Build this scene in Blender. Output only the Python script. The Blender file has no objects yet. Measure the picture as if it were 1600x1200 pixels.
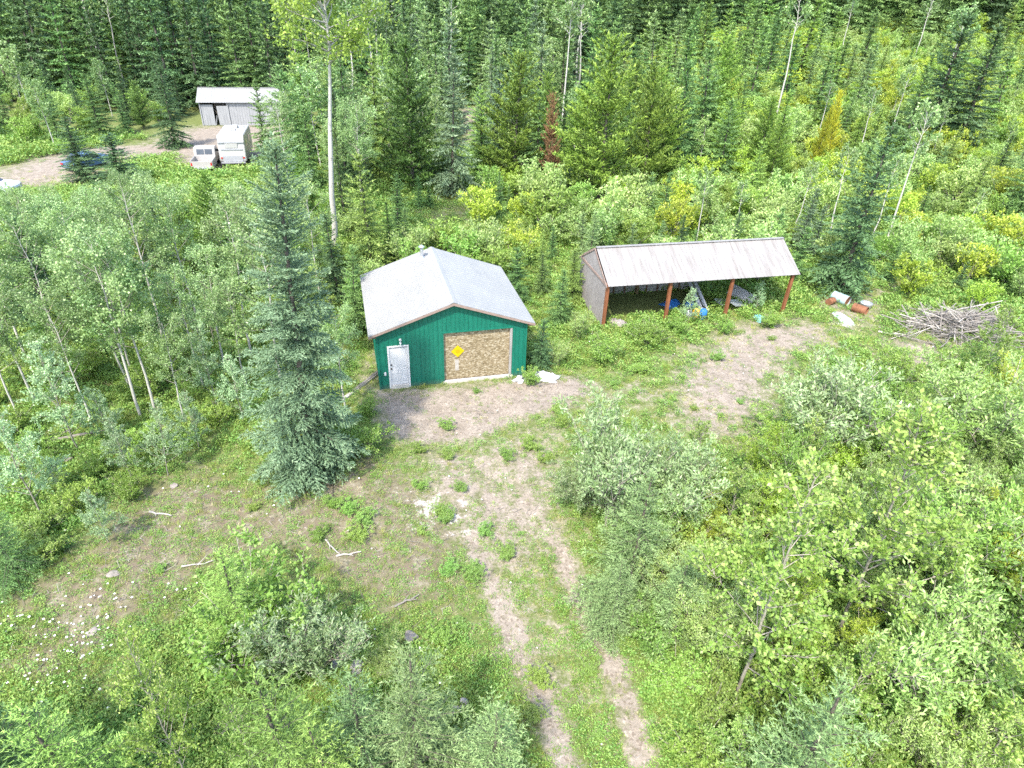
import bpy, bmesh, math, random
import numpy as np
from mathutils import Vector, Matrix

# ------------------------------------------------------------------ camera, sky, sun, exposure
scene = bpy.context.scene
CAM_H = 16.29
cam_data = bpy.data.cameras.new('camera')
cam_data.sensor_width = 36.0
cam_data.lens = 36.0 * 1025.24 / 1600.0
cam_data.clip_start = 0.1
cam_data.clip_end = 6000.0
cam = bpy.data.objects.new('camera', cam_data)
scene.collection.objects.link(cam)
cam.matrix_world = Matrix.Translation((0, 0, CAM_H)) @ Matrix.Rotation(math.pi/2 - 0.5545, 4, 'X') @ Matrix.Rotation(0.038, 4, 'Z')
scene.camera = cam

SUN_EL = math.radians(54.0)
SUN_AZ = math.atan2(-0.38, -0.925)            # where the sun stands, measured from +Y towards +X
world = bpy.data.worlds.new('World')
scene.world = world
world.use_nodes = True
wn = world.node_tree
bg = wn.nodes['Background']
sky = wn.nodes.new('ShaderNodeTexSky')
sky.sky_type = 'NISHITA'
sky.sun_disc = False
sky.sun_elevation = SUN_EL
sky.sun_rotation = SUN_AZ
sky.air_density = 1.2
sky.dust_density = 2.0
wn.links.new(sky.outputs['Color'], bg.inputs['Color'])
bg.inputs['Strength'].default_value = 0.15
sun_data = bpy.data.lights.new('sun', 'SUN')
sun_data.energy = 2.05
sun_data.angle = math.radians(2.0)
sun_data.color = (1.0, 0.93, 0.80)
sun = bpy.data.objects.new('sun', sun_data)
scene.collection.objects.link(sun)
sdir = Vector((math.sin(SUN_AZ)*math.cos(SUN_EL), math.cos(SUN_AZ)*math.cos(SUN_EL), math.sin(SUN_EL)))
sun.rotation_euler = (-sdir).to_track_quat('-Z', 'Y').to_euler()
sun.location = sdir * 100
vs = scene.view_settings
vs.view_transform = 'Standard'
vs.look = 'None'
vs.gamma = 1.0
vs.use_curve_mapping = False
vs.exposure = 2.03
scene.render.engine = 'CYCLES'
cy = scene.cycles
cy.max_bounces = 8
cy.diffuse_bounces = 4
cy.glossy_bounces = 2
cy.transmission_bounces = 4
cy.transparent_max_bounces = 6
cy.use_denoising = False
COL = scene.collection

# ------------------------------------------------------------------ where things stand (metres; the camera is above the origin, +Y ahead)
POLYGONS = {
    'forecourt': [(-6.07, 25.2), (-2.97, 25.86), (0.6, 26.93), (3.25, 27.42), (4.26, 26.61), (2.92, 24.76), (0.61, 23.2), (-1.49, 21.69), (-3.79, 21.2), (-5.06, 21.9), (-5.9, 23.74)],
    'gravel_yard': [(7.24, 26.25), (8.63, 29.42), (10.82, 32.45), (13.41, 34.1), (16.5, 34.53), (18.76, 33.74), (17.5, 31.5), (14.86, 29.9), (12.83, 27.23), (11.49, 24.41), (9.51, 22.38), (7.7, 22.72), (7.14, 24.12)],
    'yard_link': [(1.21, 26.39), (7.77, 27.46), (7.53, 24.66), (2.9, 24.34)],
    'drive': [(-3.78, 21.11), (2.28, 23.31), (2.32, 19.11), (2.36, 15.85), (3.26, 12.38), (3.63, 8.75), (1.29, 8.66), (0.31, 10.64), (-0.86, 12.63), (-1.86, 15.07), (-4.04, 18.03)],
    'light_patch': [(-0.35, 13.84), (0.84, 13.17), (1.2, 11.65), (1.71, 11.08), (1.84, 10.16), (1.17, 10.49), (0.3, 11.22), (-0.35, 11.79)],
    'moss': [(-13.91, 18.17), (-11.53, 19.81), (-8.61, 18.48), (-5.06, 21.03), (-2.41, 18.13), (-1.07, 15.67), (-1.27, 13.07), (-3.52, 12.74), (-7.7, 15.05), (-9.22, 14.17), (-10.82, 10.56), (-13.07, 10.09), (-15.15, 13.13), (-13.89, 15.3)],
    'rubble': [(-3.83, 18.22), (-2.21, 18.49), (-1.08, 17.52), (-1.57, 16.54), (-3.15, 16.76)],
    'behind_clearing': [(-8.78, 52.16), (-6.29, 58.08), (-3.64, 56.45), (-2.94, 49.62), (-5.48, 45.69), (-7.6, 47.56)],
    'far_yard': [(-42.5, 53.12), (-47.51, 60.45), (-43.68, 65.91), (-40.77, 72.01), (-38.8, 80.8), (-32.82, 85.22), (-29.35, 84.26), (-25.4, 69.79), (-25.3, 63.88), (-28.6, 61.44), (-31.62, 62.9), (-34.65, 66.85), (-38.13, 64.94), (-36.22, 55.96)],
    'far_patch': [(-9.31, 100.74), (-5.83, 104.32), (-4.16, 81.7), (-6.5, 77.75)],
    'far_patch_b': [(-24.76, 99.97), (-22.26, 103.39), (-18.11, 84.84), (-20.32, 82.44)],
    'garage_side': [(-7.66, 28.16), (-6.91, 29.21), (-5.84, 25.21), (-6.68, 23.69)],
    'brush_clearing': [(19.61, 33.17), (23.85, 35.16), (27.55, 33.83), (22.39, 28.53), (19.07, 28.28)],
    'debris': [(18.85, 38.35), (23.08, 39.24), (22.29, 35.02), (18.86, 33.11), (17.48, 34.2)],
    'slope_clear': [(22.05, 40.7), (26.27, 43.36), (26.36, 40.06), (23.16, 36.85), (20.73, 36.64)],
}
LINES = {
    'track_a': [(-0.8, 18.57), (-1.05, 15.96), (0.06, 13.37), (0.74, 11.43), (1.32, 9.79), (1.75, 8.53)],
    'track_b': [(0.63, 18.65), (1.68, 16.1), (2.34, 13.96), (3.08, 11.53), (3.48, 9.88), (3.61, 8.6)],
    'far_road': [(-47.32, 55.4), (-44.31, 60.94), (-41.32, 68.57), (-37.02, 76.71), (-28.28, 80.92)],
}
PLACED = [
    ('hero_spruce', -7.44, 19.1, 12.3, 'blue', 'tall blue-green spruce standing alone in front of the aspen grove, beside the garage', 1.0),
    ('tall_aspen', -12.23, 41.77, 16.93, 'aspen', 'tallest pale-barked aspen, bare trunk rising behind the big lone spruce', 1.0),
    ('spruce', -36.2, 70.94, 9.14, 'dark', 'dark pointed spruce at the bend of the gravel road before the far shed', 1.0),
    ('spruce', -37.74, 56.98, 5.43, 'dark', 'dark spruce hiding the blue car beside the gravel road', 1.0),
    ('spruce', -34.18, 56.24, 4.44, 'dark', 'thin dark spruce just right of the blue car by the gravel road', 1.0),
    ('spruce', -24.25, 64.04, 7.96, 'green', 'broad spruce close behind the white trailer, nearest to its side', 1.0),
    ('spruce', -20.97, 62.12, 9.06, 'green', 'tall spruce between the white trailer and the tallest aspen', 1.0),
    ('spruce', -17.74, 56.51, 7.67, 'green', 'shorter spruce at the foot of the tallest aspen trunk', 1.0),
    ('spruce', -14.97, 57.7, 9.26, 'dark', 'dark blue spruce seen just right of the tallest aspen trunk', 1.0),
    ('spruce', -5.86, 57.14, 11.32, 'blue', 'blue-grey spruce overlapping the right side of the broad dark pine', 1.0),
    ('spruce', -9.18, 39.25, 7.5, 'young', 'yellow-tipped spruce rising behind the garage roof next to the tallest aspen', 1.0),
    ('spruce', -8.07, 52.59, 2.71, 'green', 'small spruce at the foot of the broad dark pine', 1.0),
    ('spruce', -7.26, 53.22, 2.23, 'green', 'smallest spruce beside the grassy gap behind the garage', 1.0),
    ('spruce', -2.62, 67.39, 9.41, 'blue', 'slim blue spruce left of the two yellow-green pines behind the garage', 1.0),
    ('spruce', 1.42, 59.98, 8.59, 'green', 'spruce between the slim yellow pine and the dead rust-red tree', 1.0),
    ('spruce', 14.59, 63.93, 11.01, 'green', 'green spruce beside the pines, with long level branches', 1.0),
    ('spruce', 17.39, 67.14, 11.9, 'green', 'spruce behind the open shed, next after the level-branched spruce', 1.0),
    ('spruce', 20.61, 39.01, 10.35, 'dark', 'tall spruce standing at the right end of the open shed', 1.0),
    ('spruce', 19.93, 45.16, 5.0, 'blue', 'small blue spruce behind the right end of the shed roof', 1.0),
    ('spruce', 20.88, 44.63, 3.97, 'blue', 'smaller blue spruce between the shed roof and the tall spruce', 1.0),
    ('spruce', 38.49, 69.64, 9.99, 'green', 'dark spruce on the right slope, lowest of the dark trio', 1.0),
    ('spruce', 44.65, 76.82, 13.65, 'dark', 'tallest dark spruce on the right slope', 1.0),
    ('spruce', 47.33, 75.06, 12.9, 'dark', 'dark spruce beside the tallest one on the right slope', 1.0),
    ('spruce', 42.2, 55.85, 7.99, 'green', 'spruce at the right edge of the picture on the slope', 1.0),
    ('spruce', 45.29, 64.52, 5.58, 'green', 'light green spruce just left of the spruce at the right edge', 1.0),
    ('spruce', 36.24, 71.88, 5.66, 'young', 'light spruce standing below the pale dead snags of the right slope', 1.0),
    ('spruce', -23.24, 28.93, 6.4, 'dark', 'narrow dark spruce standing inside the aspen grove at far left', 1.0),
    ('spruce', -25.94, 30.89, 4.73, 'dark', 'dark spruce behind the aspens at the left edge', 1.0),
    ('spruce', -8.38, 30.86, 5.0, 'green', 'spruce squeezed between the lone spruce and the garage', 1.0),
    ('spruce', -10.22, 34.75, 5.27, 'dark', 'dark spruce behind the lone spruce, under the tallest aspen', 1.0),
    ('spruce', 1.32, 27.9, 2.69, 'dark', 'small dark spruce pressed against the right wall of the garage', 1.0),
    ('spruce', 0.04, 35.68, 3.36, 'green', 'young spruce just behind the right eave of the garage', 1.0),
    ('spruce', 1.54, 36.75, 2.64, 'green', 'young spruce two steps right of the garage back corner', 1.0),
    ('spruce', 2.44, 32.92, 3.4, 'green', 'young spruce midway between the garage and the open shed', 1.0),
    ('spruce', 3.36, 35.99, 3.38, 'young', 'bright young spruce by the left gable of the open shed', 1.0),
    ('spruce', 18.27, 61.39, 8.22, 'green', 'slim green spruce above the middle of the shed roof', 1.0),
    ('spruce', 19.34, 55.69, 5.99, 'young', 'young yellow-green spruce above the shed roof', 1.0),
    ('pine', -9.4, 58.06, 11.85, 'pine_dark', 'broad dark green pine behind the garage', 1.0),
    ('pine', -0.69, 60.54, 11.12, 'pine', 'slim yellow-green pine behind the garage', 1.0),
    ('pine', 6.89, 56.88, 12.91, 'pine', 'largest bushy yellow-green pine above the open shed', 1.0),
    ('pine', 11.05, 59.42, 10.68, 'pine', 'yellow-green pine touching the largest pine on its right', 1.0),
    ('pine', 2.91, 59.34, 8.09, 'dead', 'dead rust-red pine among the green pines', 1.0),
    ('pine', 29.47, 68.28, 6.33, 'yellow', 'yellow young pine on the right slope, left of a pair', 1.0),
    ('pine', 31.52, 70.02, 7.42, 'yellow', 'yellow young pine on the right slope, right of a pair', 1.0),
    ('pine', -19.14, 39.89, 5.88, 'pine', 'yellow-green pine among the aspens below the white trailer', 1.0),
    ('pine', 22.82, 82.92, 9.78, 'pine', 'yellow-green pine in the upper stand above the shed roof', 1.0),
    ('pine', -21.65, 41.36, 4.04, 'pine', 'small pine among the aspens below the pickup truck', 1.0),
    ('pine', -43.96, 79.79, 5.11, 'pine_dark', 'dark pine behind the roadside spruce near the far shed', 1.0),
    ('aspen', -15.69, 22.5, 7.52, 'aspen', 'leaning aspen with the thickest pale trunk of the grove', 1.0),
    ('aspen', -17.0, 24.42, 6.5, 'aspen', 'aspen close behind the thickest-trunked aspen of the grove', 1.0),
    ('aspen', -15.23, 23.01, 6.98, 'aspen', 'straight aspen just right of the thickest-trunked one', 1.0),
    ('aspen', -20.58, 23.34, 6.51, 'aspen', 'aspen with a long bare pale trunk at far left of the grove', 1.0),
    ('aspen', -20.45, 22.04, 5.38, 'aspen', 'thin leaning aspen at the left edge of the grove', 1.0),
    ('aspen', -17.54, 22.23, 5.41, 'aspen', 'short aspen left of the thickest-trunked one', 1.0),
    ('aspen', -13.68, 22.35, 4.72, 'aspen', 'young yellow-green aspen at the open edge of the grove', 1.0),
    ('aspen', -13.96, 25.02, 5.44, 'aspen', 'silvery aspen behind the young yellow-green one', 1.0),
    ('aspen', -12.21, 25.42, 5.06, 'aspen', 'silvery aspen closest to the lone spruce', 1.0),
    ('aspen', -13.89, 27.06, 5.5, 'aspen', 'silvery aspen left of the one closest to the lone spruce', 1.0),
    ('aspen', -20.97, 26.52, 6.83, 'aspen', 'aspen beside the narrow dark spruce in the grove', 1.0),
    ('aspen', -21.19, 29.1, 6.58, 'aspen', 'aspen deep in the grove above the thickest trunk', 1.0),
    ('aspen', -17.9, 29.36, 7.5, 'aspen', 'tall silvery aspen in the middle of the grove', 1.0),
    ('aspen', -17.24, 31.63, 6.58, 'aspen', 'aspen right of the tall silvery one in the grove', 1.0),
    ('aspen', -14.73, 34.34, 6.07, 'aspen', 'aspen crown touching the lone spruce high on its left', 1.0),
    ('aspen', -25.8, 29.42, 6.0, 'aspen', 'aspen at the left edge above the bare pale trunks', 1.0),
    ('aspen', -11.54, 35.54, 6.38, 'aspen', 'silver aspen crown just right of the lone spruce top', 1.0),
    ('aspen', -7.23, 23.65, 4.63, 'aspen', 'small silvery aspen between the lone spruce and the garage wall', 1.0),
    ('thin_aspen', 28.1, 48.73, 9.36, 'aspen', 'pale leaning aspen, the longest bare trunk right of the tall shed spruce', 1.0),
    ('thin_aspen', 25.76, 46.42, 6.6, 'aspen', 'thin pale aspen just left of the longest bare trunk', 1.0),
    ('thin_aspen', 15.85, 46.69, 4.66, 'aspen', 'thin aspen behind the middle of the shed roof', 1.0),
    ('thin_aspen', 22.44, 46.07, 7.18, 'aspen', 'thin aspen overlapping the tall spruce by the shed', 1.0),
    ('thin_aspen', 36.09, 52.32, 3.45, 'aspen', 'short pale aspen on the right slope above the brush pile', 1.0),
    ('thin_aspen', 39.88, 51.51, 5.72, 'aspen', 'pale aspen at the right edge above the brush pile', 1.0),
    ('thin_aspen', 42.89, 71.64, 5.96, 'aspen', 'thin pale aspen beneath the dark spruces of the right slope', 1.0),
    ('thin_aspen', 50.19, 72.05, 4.59, 'aspen', 'pale aspen near the top of the right slope', 1.0),
    ('sapling', -12.79, 18.89, 2.96, 'sapling', 'little aspen sapling at the grove edge, nearest the lone spruce', 1.0),
    ('sapling', -16.17, 16.63, 4.33, 'sapling', 'silvery sapling with twin stems at the lower left edge of the grove', 1.0),
    ('sapling', -16.78, 20.1, 4.56, 'sapling', 'slender sapling between the twin-stemmed sapling and the grove', 1.0),
    ('sapling', -14.07, 18.71, 2.75, 'sapling', 'small sapling in the grass below the thickest-trunked aspen', 1.0),
    ('sapling', -13.07, 15.34, 2.21, 'sapling', 'tiny blue-green sapling at the edge of the mossy ground', 1.0),
    ('sapling', -12.35, 20.58, 2.57, 'sapling', 'sapling beside the lone spruce at the grove edge', 1.0),
    ('sapling', -11.25, 22.42, 3.1, 'sapling', 'sapling leaning against the lower branches of the lone spruce', 1.0),
    ('sapling', -7.07, 7.84, 5.7, 'cottonwood', 'large-leaved cottonwood sapling at the bottom, left of the small spruces', 1.0),
    ('sapling', -5.15, 7.43, 4.48, 'cottonwood', 'second large-leaved cottonwood sapling at the bottom edge', 1.0),
    ('sapling', 6.29, 10.79, 7.33, 'cottonwood', 'yellow-leaved cottonwood sapling with a forked pale trunk', 1.0),
    ('sapling', 10.08, 13.01, 7.97, 'cottonwood', 'tall cottonwood sapling with a long pale trunk in the thicket', 1.0),
    ('sapling', 13.67, 10.28, 6.93, 'cottonwood', 'cottonwood sapling at the right edge with yellow tips', 1.0),
    ('sapling', 8.08, 9.55, 4.05, 'cottonwood', 'short cottonwood sapling beside the pale spruce at the bottom', 1.0),
    ('sapling', 11.44, 8.74, 4.93, 'cottonwood', 'cottonwood sapling low in the bottom right corner', 1.0),
    ('sapling', 22.85, 27.95, 4.15, 'cottonwood', 'bright upright sapling in front of the brush pile', 1.0),
    ('sapling', 9.81, 33.54, 2.07, 'sapling', 'thin sapling twisting up beside a middle post of the shed', 1.0),
    ('sapling', 14.15, 35.34, 1.94, 'sapling', 'thin sapling under the shed roof next to the end post', 1.0),
    ('young_spruce', 3.81, 14.03, 5.0, 'soft', 'soft green spruce growing through the big silvery willow', 1.0),
    ('young_spruce', 3.2, 12.7, 3.18, 'soft', 'smaller soft green spruce at the foot of the big silvery willow', 1.0),
    ('young_spruce', 4.86, 12.78, 3.55, 'soft', 'soft green spruce right of the big willow, by the yellow cottonwood', 1.0),
    ('young_spruce', 6.0, 7.04, 6.07, 'soft', 'pale spruce at the bottom of the thicket', 1.0),
    ('young_spruce', -1.81, 7.96, 5.2, 'soft', 'tallest of the small spruces at the bottom centre', 1.0),
    ('young_spruce', -2.99, 7.92, 4.49, 'soft', 'small spruce left of the tallest one at the bottom centre', 1.0),
    ('young_spruce', -0.15, 7.74, 4.1, 'soft', 'small spruce at the bottom nearest the wheel tracks', 1.0),
    ('young_spruce', -10.87, 6.97, 6.37, 'green', 'dense spruce in the bottom left corner', 1.0),
    ('young_spruce', -9.9, 7.0, 4.94, 'green', 'low spruce beside the corner spruce at bottom left', 1.0),
    ('young_spruce', -8.57, 6.92, 4.95, 'young', 'feathery yellow-green young spruce at the bottom left', 1.0),
    ('young_spruce', -4.21, 7.2, 5.56, 'young', 'feathery yellow-green young spruce left of the small bottom spruces', 1.0),
    ('young_spruce', -3.35, 7.23, 4.19, 'young', 'short feathery spruce at the bottom edge', 1.0),
    ('young_spruce', -15.11, 13.88, 3.39, 'green', 'young spruce at the left edge beside the mossy ground', 1.0),
    ('young_spruce', -7.21, 11.7, 3.83, 'young', 'feathery young spruce in the shrubs above the bottom cottonwood', 1.0),
    ('young_spruce', 13.33, 13.99, 3.02, 'soft', 'pale spruce deep in the thicket near the right edge', 1.0),
    ('young_spruce', 16.47, 18.83, 2.99, 'green', 'young spruce buried in the willows at the right', 1.0),
    ('young_spruce', -0.31, 9.39, 1.1, 'green', 'tiny spruce beside the white rubble at the bottom', 1.0),
    ('willow', 3.67, 16.97, 4.65, 'silver', 'big silvery willow bush beside the driveway', 1.15),
    ('willow', 5.54, 17.39, 3.74, 'silver', 'willow bush joined to the big silvery willow on its right', 1.0),
    ('willow', 2.62, 18.06, 2.38, 'silver', 'low silvery willow between the driveway and the big one', 1.1),
    ('willow', 12.86, 21.3, 4.25, 'silver', 'grey-green willow bush below the gravel yard', 1.3),
    ('willow', 15.22, 20.23, 4.08, 'bright', 'bright green bush between the grey willow and the brush pile', 1.2),
    ('willow', 19.34, 21.69, 4.31, 'willow', 'pale willow bush in front of the brush pile, at the right', 1.3),
    ('willow', 10.6, 18.51, 3.09, 'bright', 'dark-shaded bush under the grey-green willow', 1.0),
    ('willow', 10.91, 10.17, 4.05, 'willow', 'silvery willow bush in the middle of the lower thicket', 1.1),
    ('willow', 13.7, 15.29, 3.55, 'bright', 'large bright green bush in the middle of the thicket', 1.4),
    ('willow', 16.31, 15.42, 3.96, 'willow', 'willow bush at the right edge beside the large bright one', 1.2),
    ('willow', -6.93, 11.92, 2.55, 'bright', 'feathery bush in the grass left of the wheel tracks', 1.2),
    ('willow', -5.11, 10.99, 2.53, 'silver', 'grey twiggy bush left of the two dark stones', 1.3),
    ('willow', 2.19, 28.28, 1.32, 'willow', 'small silvery bush near the white tarp', 1.0),
    ('willow', 7.01, 30.66, 1.38, 'bright', 'leafy green bush in front of the open shed between posts', 1.2),
    ('willow', 4.5, 29.1, 1.34, 'bright', 'leafy green bush at the front left post of the shed', 1.2),
    ('willow', 9.03, 32.3, 1.02, 'bright', 'low green bush at the second post of the shed', 1.1),
    ('willow', 3.42, 31.09, 1.6, 'willow', 'grey-green bush hiding the left gable wall of the shed', 0.9),
    ('willow', 14.33, 33.52, 0.98, 'bright', 'low bush at the end post of the open shed', 1.1),
    ('willow', 0.91, 26.37, 0.86, 'bright', 'small leafy bush at the right front corner of the garage', 1.0),
    ('willow', -6.24, 23.23, 0.76, 'bright', 'green bush beside the left front corner of the garage', 1.0),
    ('willow', -6.08, 20.97, 1.53, 'bright', 'green bush in the shade behind the lone spruce', 1.2),
    ('willow', 11.54, 32.51, 0.96, 'bright', 'leafy bush at the third post of the shed', 1.0),
]
SPOTS = {
    'stone_a': (-4.5, 11.27),
    'stone_b': (-3.95, 11.09),
    'stone_c': (-2.65, 12.16),
    'stone_d': (-3.26, 10.97),
    'white_rubble': (-1.03, 10.1),
    'branch_a': (-2.94, 13.4),
    'log_a': (-17.7, 20.58),
    'log_b': (-9.83, 14.67),
    'stick_a': (-12.06, 16.85),
    'stick_b': (-5.14, 15.24),
    'stick_c': (-5.75, 15.57),
    'stick_d': (-9.07, 9.99),
    'plank': (-6.84, 25.81),
    'tarp': (1.59, 27.0),
    'bag': (0.36, 26.68),
    'car_blue': (-39.87, 61.63),
    'car_left': (-42.81, 52.52),
    'truck': (-29.09, 60.9),
    'trailer': (-27.22, 63.58),
    'farshed_l': (-38.16, 82.51),
    'farshed_r': (-30.7, 86.5),
    'brush': (25.49, 34.06),
    'pole0': (23.29, 34.94),
    'pole1': (29.11, 36.57),
    'barrel_a': (19.91, 37.3),
    'barrel_b': (20.02, 35.86),
    'barrel_c': (19.23, 37.05),
    'sheet': (19.21, 35.01),
    'bucket': (21.17, 36.59),
    'sign': (-2.94, 29.32),
    'teal': (14.43, 35.02),
    'stick_e': (21.17, 33.07),
    'rock_pale': (-11.7, 11.97),
    'rock_e': (-12.16, 14.02),
    'rock_f': (-6.87, 9.64),
    'rock_g': (-12.34, 18.33),
    'rock_h': (-16.97, 19.56),
    'yel': (10.44, 34.26),
    'blu': (10.7, 34.11),
    'wht': (10.19, 34.32),
    'weed0': (-1.93, 25.88),
}
WEED_SPOTS = [(-3.57, 20.91), (-2.43, 20.57), (-2.79, 22.74), (-1.61, 25.51), (-3.32, 18.78), (-1.76, 18.69), (-2.34, 17.45), (-2.19, 17.13), (-0.99, 14.57), (-2.89, 16.47), (0.01, 15.44), (2.04, 24.28), (2.27, 23.07), (-0.14, 20.71), (0.88, 21.4), (1.39, 20.6), (3.9, 29.72), (4.87, 26.66), (6.28, 27.96), (2.43, 11.31), (5.1, 30.16), (-5.61, 17.27), (-6.25, 17.57), (-4.84, 16.83), (-6.28, 15.99), (-5.0, 16.05), (-1.01, 14.84), (-1.83, 14.8), (-0.0, 9.91), (1.01, 11.05), (-9.01, 17.25), (-10.91, 14.35), (-1.23, 12.62), (-1.75, 12.15), (8.26, 24.71), (9.31, 24.27), (10.47, 25.38), (14.02, 31.95), (10.46, 29.56), (-0.69, 16.58), (0.83, 9.94), (2.53, 9.5)]

# ------------------------------------------------------------------ materials
def nt(name):
    m = bpy.data.materials.new(name); m.use_nodes = True
    t = m.node_tree; t.nodes.clear()
    out = t.nodes.new('ShaderNodeOutputMaterial')
    return m, t, out
def ramp(t, stops, fac=None):
    r = t.nodes.new('ShaderNodeValToRGB')
    el = r.color_ramp.elements
    while len(el) < len(stops): el.new(0.5)
    for e, (p, c) in zip(el, stops): e.position = p; e.color = (*c, 1)
    if fac is not None: t.links.new(fac, r.inputs[0])
    return r.outputs[0]
def noise(t, scale, detail=4.0, coord='Object', rough=0.6, vec=None, dist=0.0, stretch=None):
    n = t.nodes.new('ShaderNodeTexNoise'); n.inputs['Scale'].default_value = scale
    n.inputs['Detail'].default_value = detail; n.inputs['Roughness'].default_value = rough; n.inputs['Distortion'].default_value = dist
    if vec is None:
        tc = t.nodes.new('ShaderNodeTexCoord'); vec = tc.outputs[coord]
    if stretch:
        mp = t.nodes.new('ShaderNodeMapping'); mp.inputs['Scale'].default_value = stretch
        t.links.new(vec, mp.inputs['Vector']); vec = mp.outputs[0]
    t.links.new(vec, n.inputs['Vector'])
    return n.outputs['Fac']
def mixc(t, f, a, b, mode='MIX'):
    m = t.nodes.new('ShaderNodeMix'); m.data_type = 'RGBA'; m.blend_type = mode
    for k, v in ((0, f), (6, a), (7, b)):
        if isinstance(v, (int, float)): m.inputs[k].default_value = v
        elif isinstance(v, tuple): m.inputs[k].default_value = (*v, 1)
        else: t.links.new(v, m.inputs[k])
    return m.outputs[2]
def mth(t, op, a, b=0.5, c=None, clamp=False):
    m = t.nodes.new('ShaderNodeMath'); m.operation = op; m.use_clamp = clamp
    for k, v in enumerate((a, b, c)):
        if v is None: continue
        if isinstance(v, (int, float)): m.inputs[k].default_value = v
        else: t.links.new(v, m.inputs[k])
    return m.outputs[0]
def principled(t, out, col, rough=0.8, spec=0.3, metal=0.0, bump=None, bs=0.3, bd=0.02):
    p = t.nodes.new('ShaderNodeBsdfPrincipled')
    if isinstance(col, tuple): p.inputs['Base Color'].default_value = (*col, 1)
    else: t.links.new(col, p.inputs['Base Color'])
    if isinstance(rough, (int, float)): p.inputs['Roughness'].default_value = rough
    else: t.links.new(rough, p.inputs['Roughness'])
    p.inputs['Specular IOR Level'].default_value = spec
    p.inputs['Metallic'].default_value = metal
    if bump is not None:
        b = t.nodes.new('ShaderNodeBump'); b.inputs['Strength'].default_value = bs; b.inputs['Distance'].default_value = bd
        t.links.new(bump, b.inputs['Height']); t.links.new(b.outputs[0], p.inputs['Normal'])
    if out is not None: t.links.new(p.outputs[0], out.inputs['Surface'])
    return p
def simple(name, c1, c2, scale=3.0, rough=0.7, spec=0.3, metal=0.0, stretch=None, bs=0.2, c3=None, contrast=0.25, detail=5.0):
    m, t, out = nt(name)
    n = noise(t, scale, detail, stretch=stretch)
    stops = [(0.5-contrast, c1), (0.5+contrast, c2)]
    if c3: stops = [(0.5-contrast, c1), (0.5, c2), (0.5+contrast, c3)]
    principled(t, out, ramp(t, stops, n), rough, spec, metal, n, bs)
    return m
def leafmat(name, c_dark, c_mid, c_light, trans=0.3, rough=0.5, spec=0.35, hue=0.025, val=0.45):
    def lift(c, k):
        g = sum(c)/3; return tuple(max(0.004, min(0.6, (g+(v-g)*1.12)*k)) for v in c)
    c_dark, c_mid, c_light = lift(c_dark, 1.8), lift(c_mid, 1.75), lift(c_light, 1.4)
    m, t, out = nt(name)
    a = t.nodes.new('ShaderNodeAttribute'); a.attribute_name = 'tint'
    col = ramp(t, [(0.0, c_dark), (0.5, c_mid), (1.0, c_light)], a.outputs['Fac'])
    oi = t.nodes.new('ShaderNodeObjectInfo')
    hs = t.nodes.new('ShaderNodeHueSaturation')
    t.links.new(mth(t, 'MULTIPLY_ADD', oi.outputs['Random'], hue, 0.5-hue/2), hs.inputs['Hue'])
    r2 = mth(t, 'FRACT', mth(t, 'MULTIPLY', oi.outputs['Random'], 7.31))
    t.links.new(mth(t, 'MULTIPLY_ADD', r2, val, 1.0-val/2), hs.inputs['Value'])
    t.links.new(col, hs.inputs['Color'])
    p = principled(t, None, hs.outputs[0], rough, spec)
    tr = t.nodes.new('ShaderNodeBsdfTranslucent')
    t.links.new(mixc(t, 0.4, hs.outputs[0], (0.40, 0.52, 0.06), 'MIX'), tr.inputs['Color'])
    mx = t.nodes.new('ShaderNodeMixShader'); mx.inputs[0].default_value = trans
    t.links.new(p.outputs[0], mx.inputs[1]); t.links.new(tr.outputs[0], mx.inputs[2])
    t.links.new(mx.outputs[0], out.inputs['Surface'])
    return m
M = {}
M['blue'] = leafmat('spruce_blue_needles', (0.032, 0.056, 0.032), (0.092, 0.136, 0.080), (0.24, 0.295, 0.19), 0.12, 0.55)
M['soft'] = leafmat('spruce_soft_needles', (0.05, 0.085, 0.035), (0.125, 0.185, 0.080), (0.26, 0.33, 0.165), 0.15, 0.55)
M['pale'] = leafmat('spruce_pale_needles', (0.06, 0.095, 0.07), (0.15, 0.21, 0.16), (0.29, 0.36, 0.28), 0.08, 0.55)
M['green'] = leafmat('spruce_green_needles', (0.030, 0.060, 0.022), (0.085, 0.145, 0.050), (0.20, 0.28, 0.10), 0.1, 0.55, hue=0.03)
M['dark'] = leafmat('spruce_dark_needles', (0.018, 0.038, 0.018), (0.048, 0.085, 0.036), (0.11, 0.165, 0.07), 0.08, 0.55)
M['young'] = leafmat('spruce_young_needles', (0.045, 0.085, 0.022), (0.125, 0.19, 0.052), (0.28, 0.36, 0.12), 0.12, 0.55, hue=0.03)
M['pine'] = leafmat('pine_needles', (0.035, 0.070, 0.018), (0.095, 0.155, 0.032), (0.20, 0.27, 0.06), 0.1, 0.5)
M['pine_dark'] = leafmat('pine_dark_needles', (0.022, 0.048, 0.016), (0.060, 0.105, 0.028), (0.13, 0.19, 0.05), 0.1, 0.5)
M['yellow'] = leafmat('pine_yellow_needles', (0.10, 0.11, 0.02), (0.22, 0.22, 0.03), (0.33, 0.32, 0.06), 0.15, 0.5)
M['dead'] = leafmat('dead_red_needles', (0.06, 0.038, 0.022), (0.12, 0.07, 0.04), (0.20, 0.12, 0.07), 0.1, 0.7)
M['aspen'] = leafmat('aspen_leaves', (0.048, 0.088, 0.032), (0.108, 0.168, 0.066), (0.24, 0.31, 0.17), 0.25, 0.45, hue=0.03)
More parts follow.
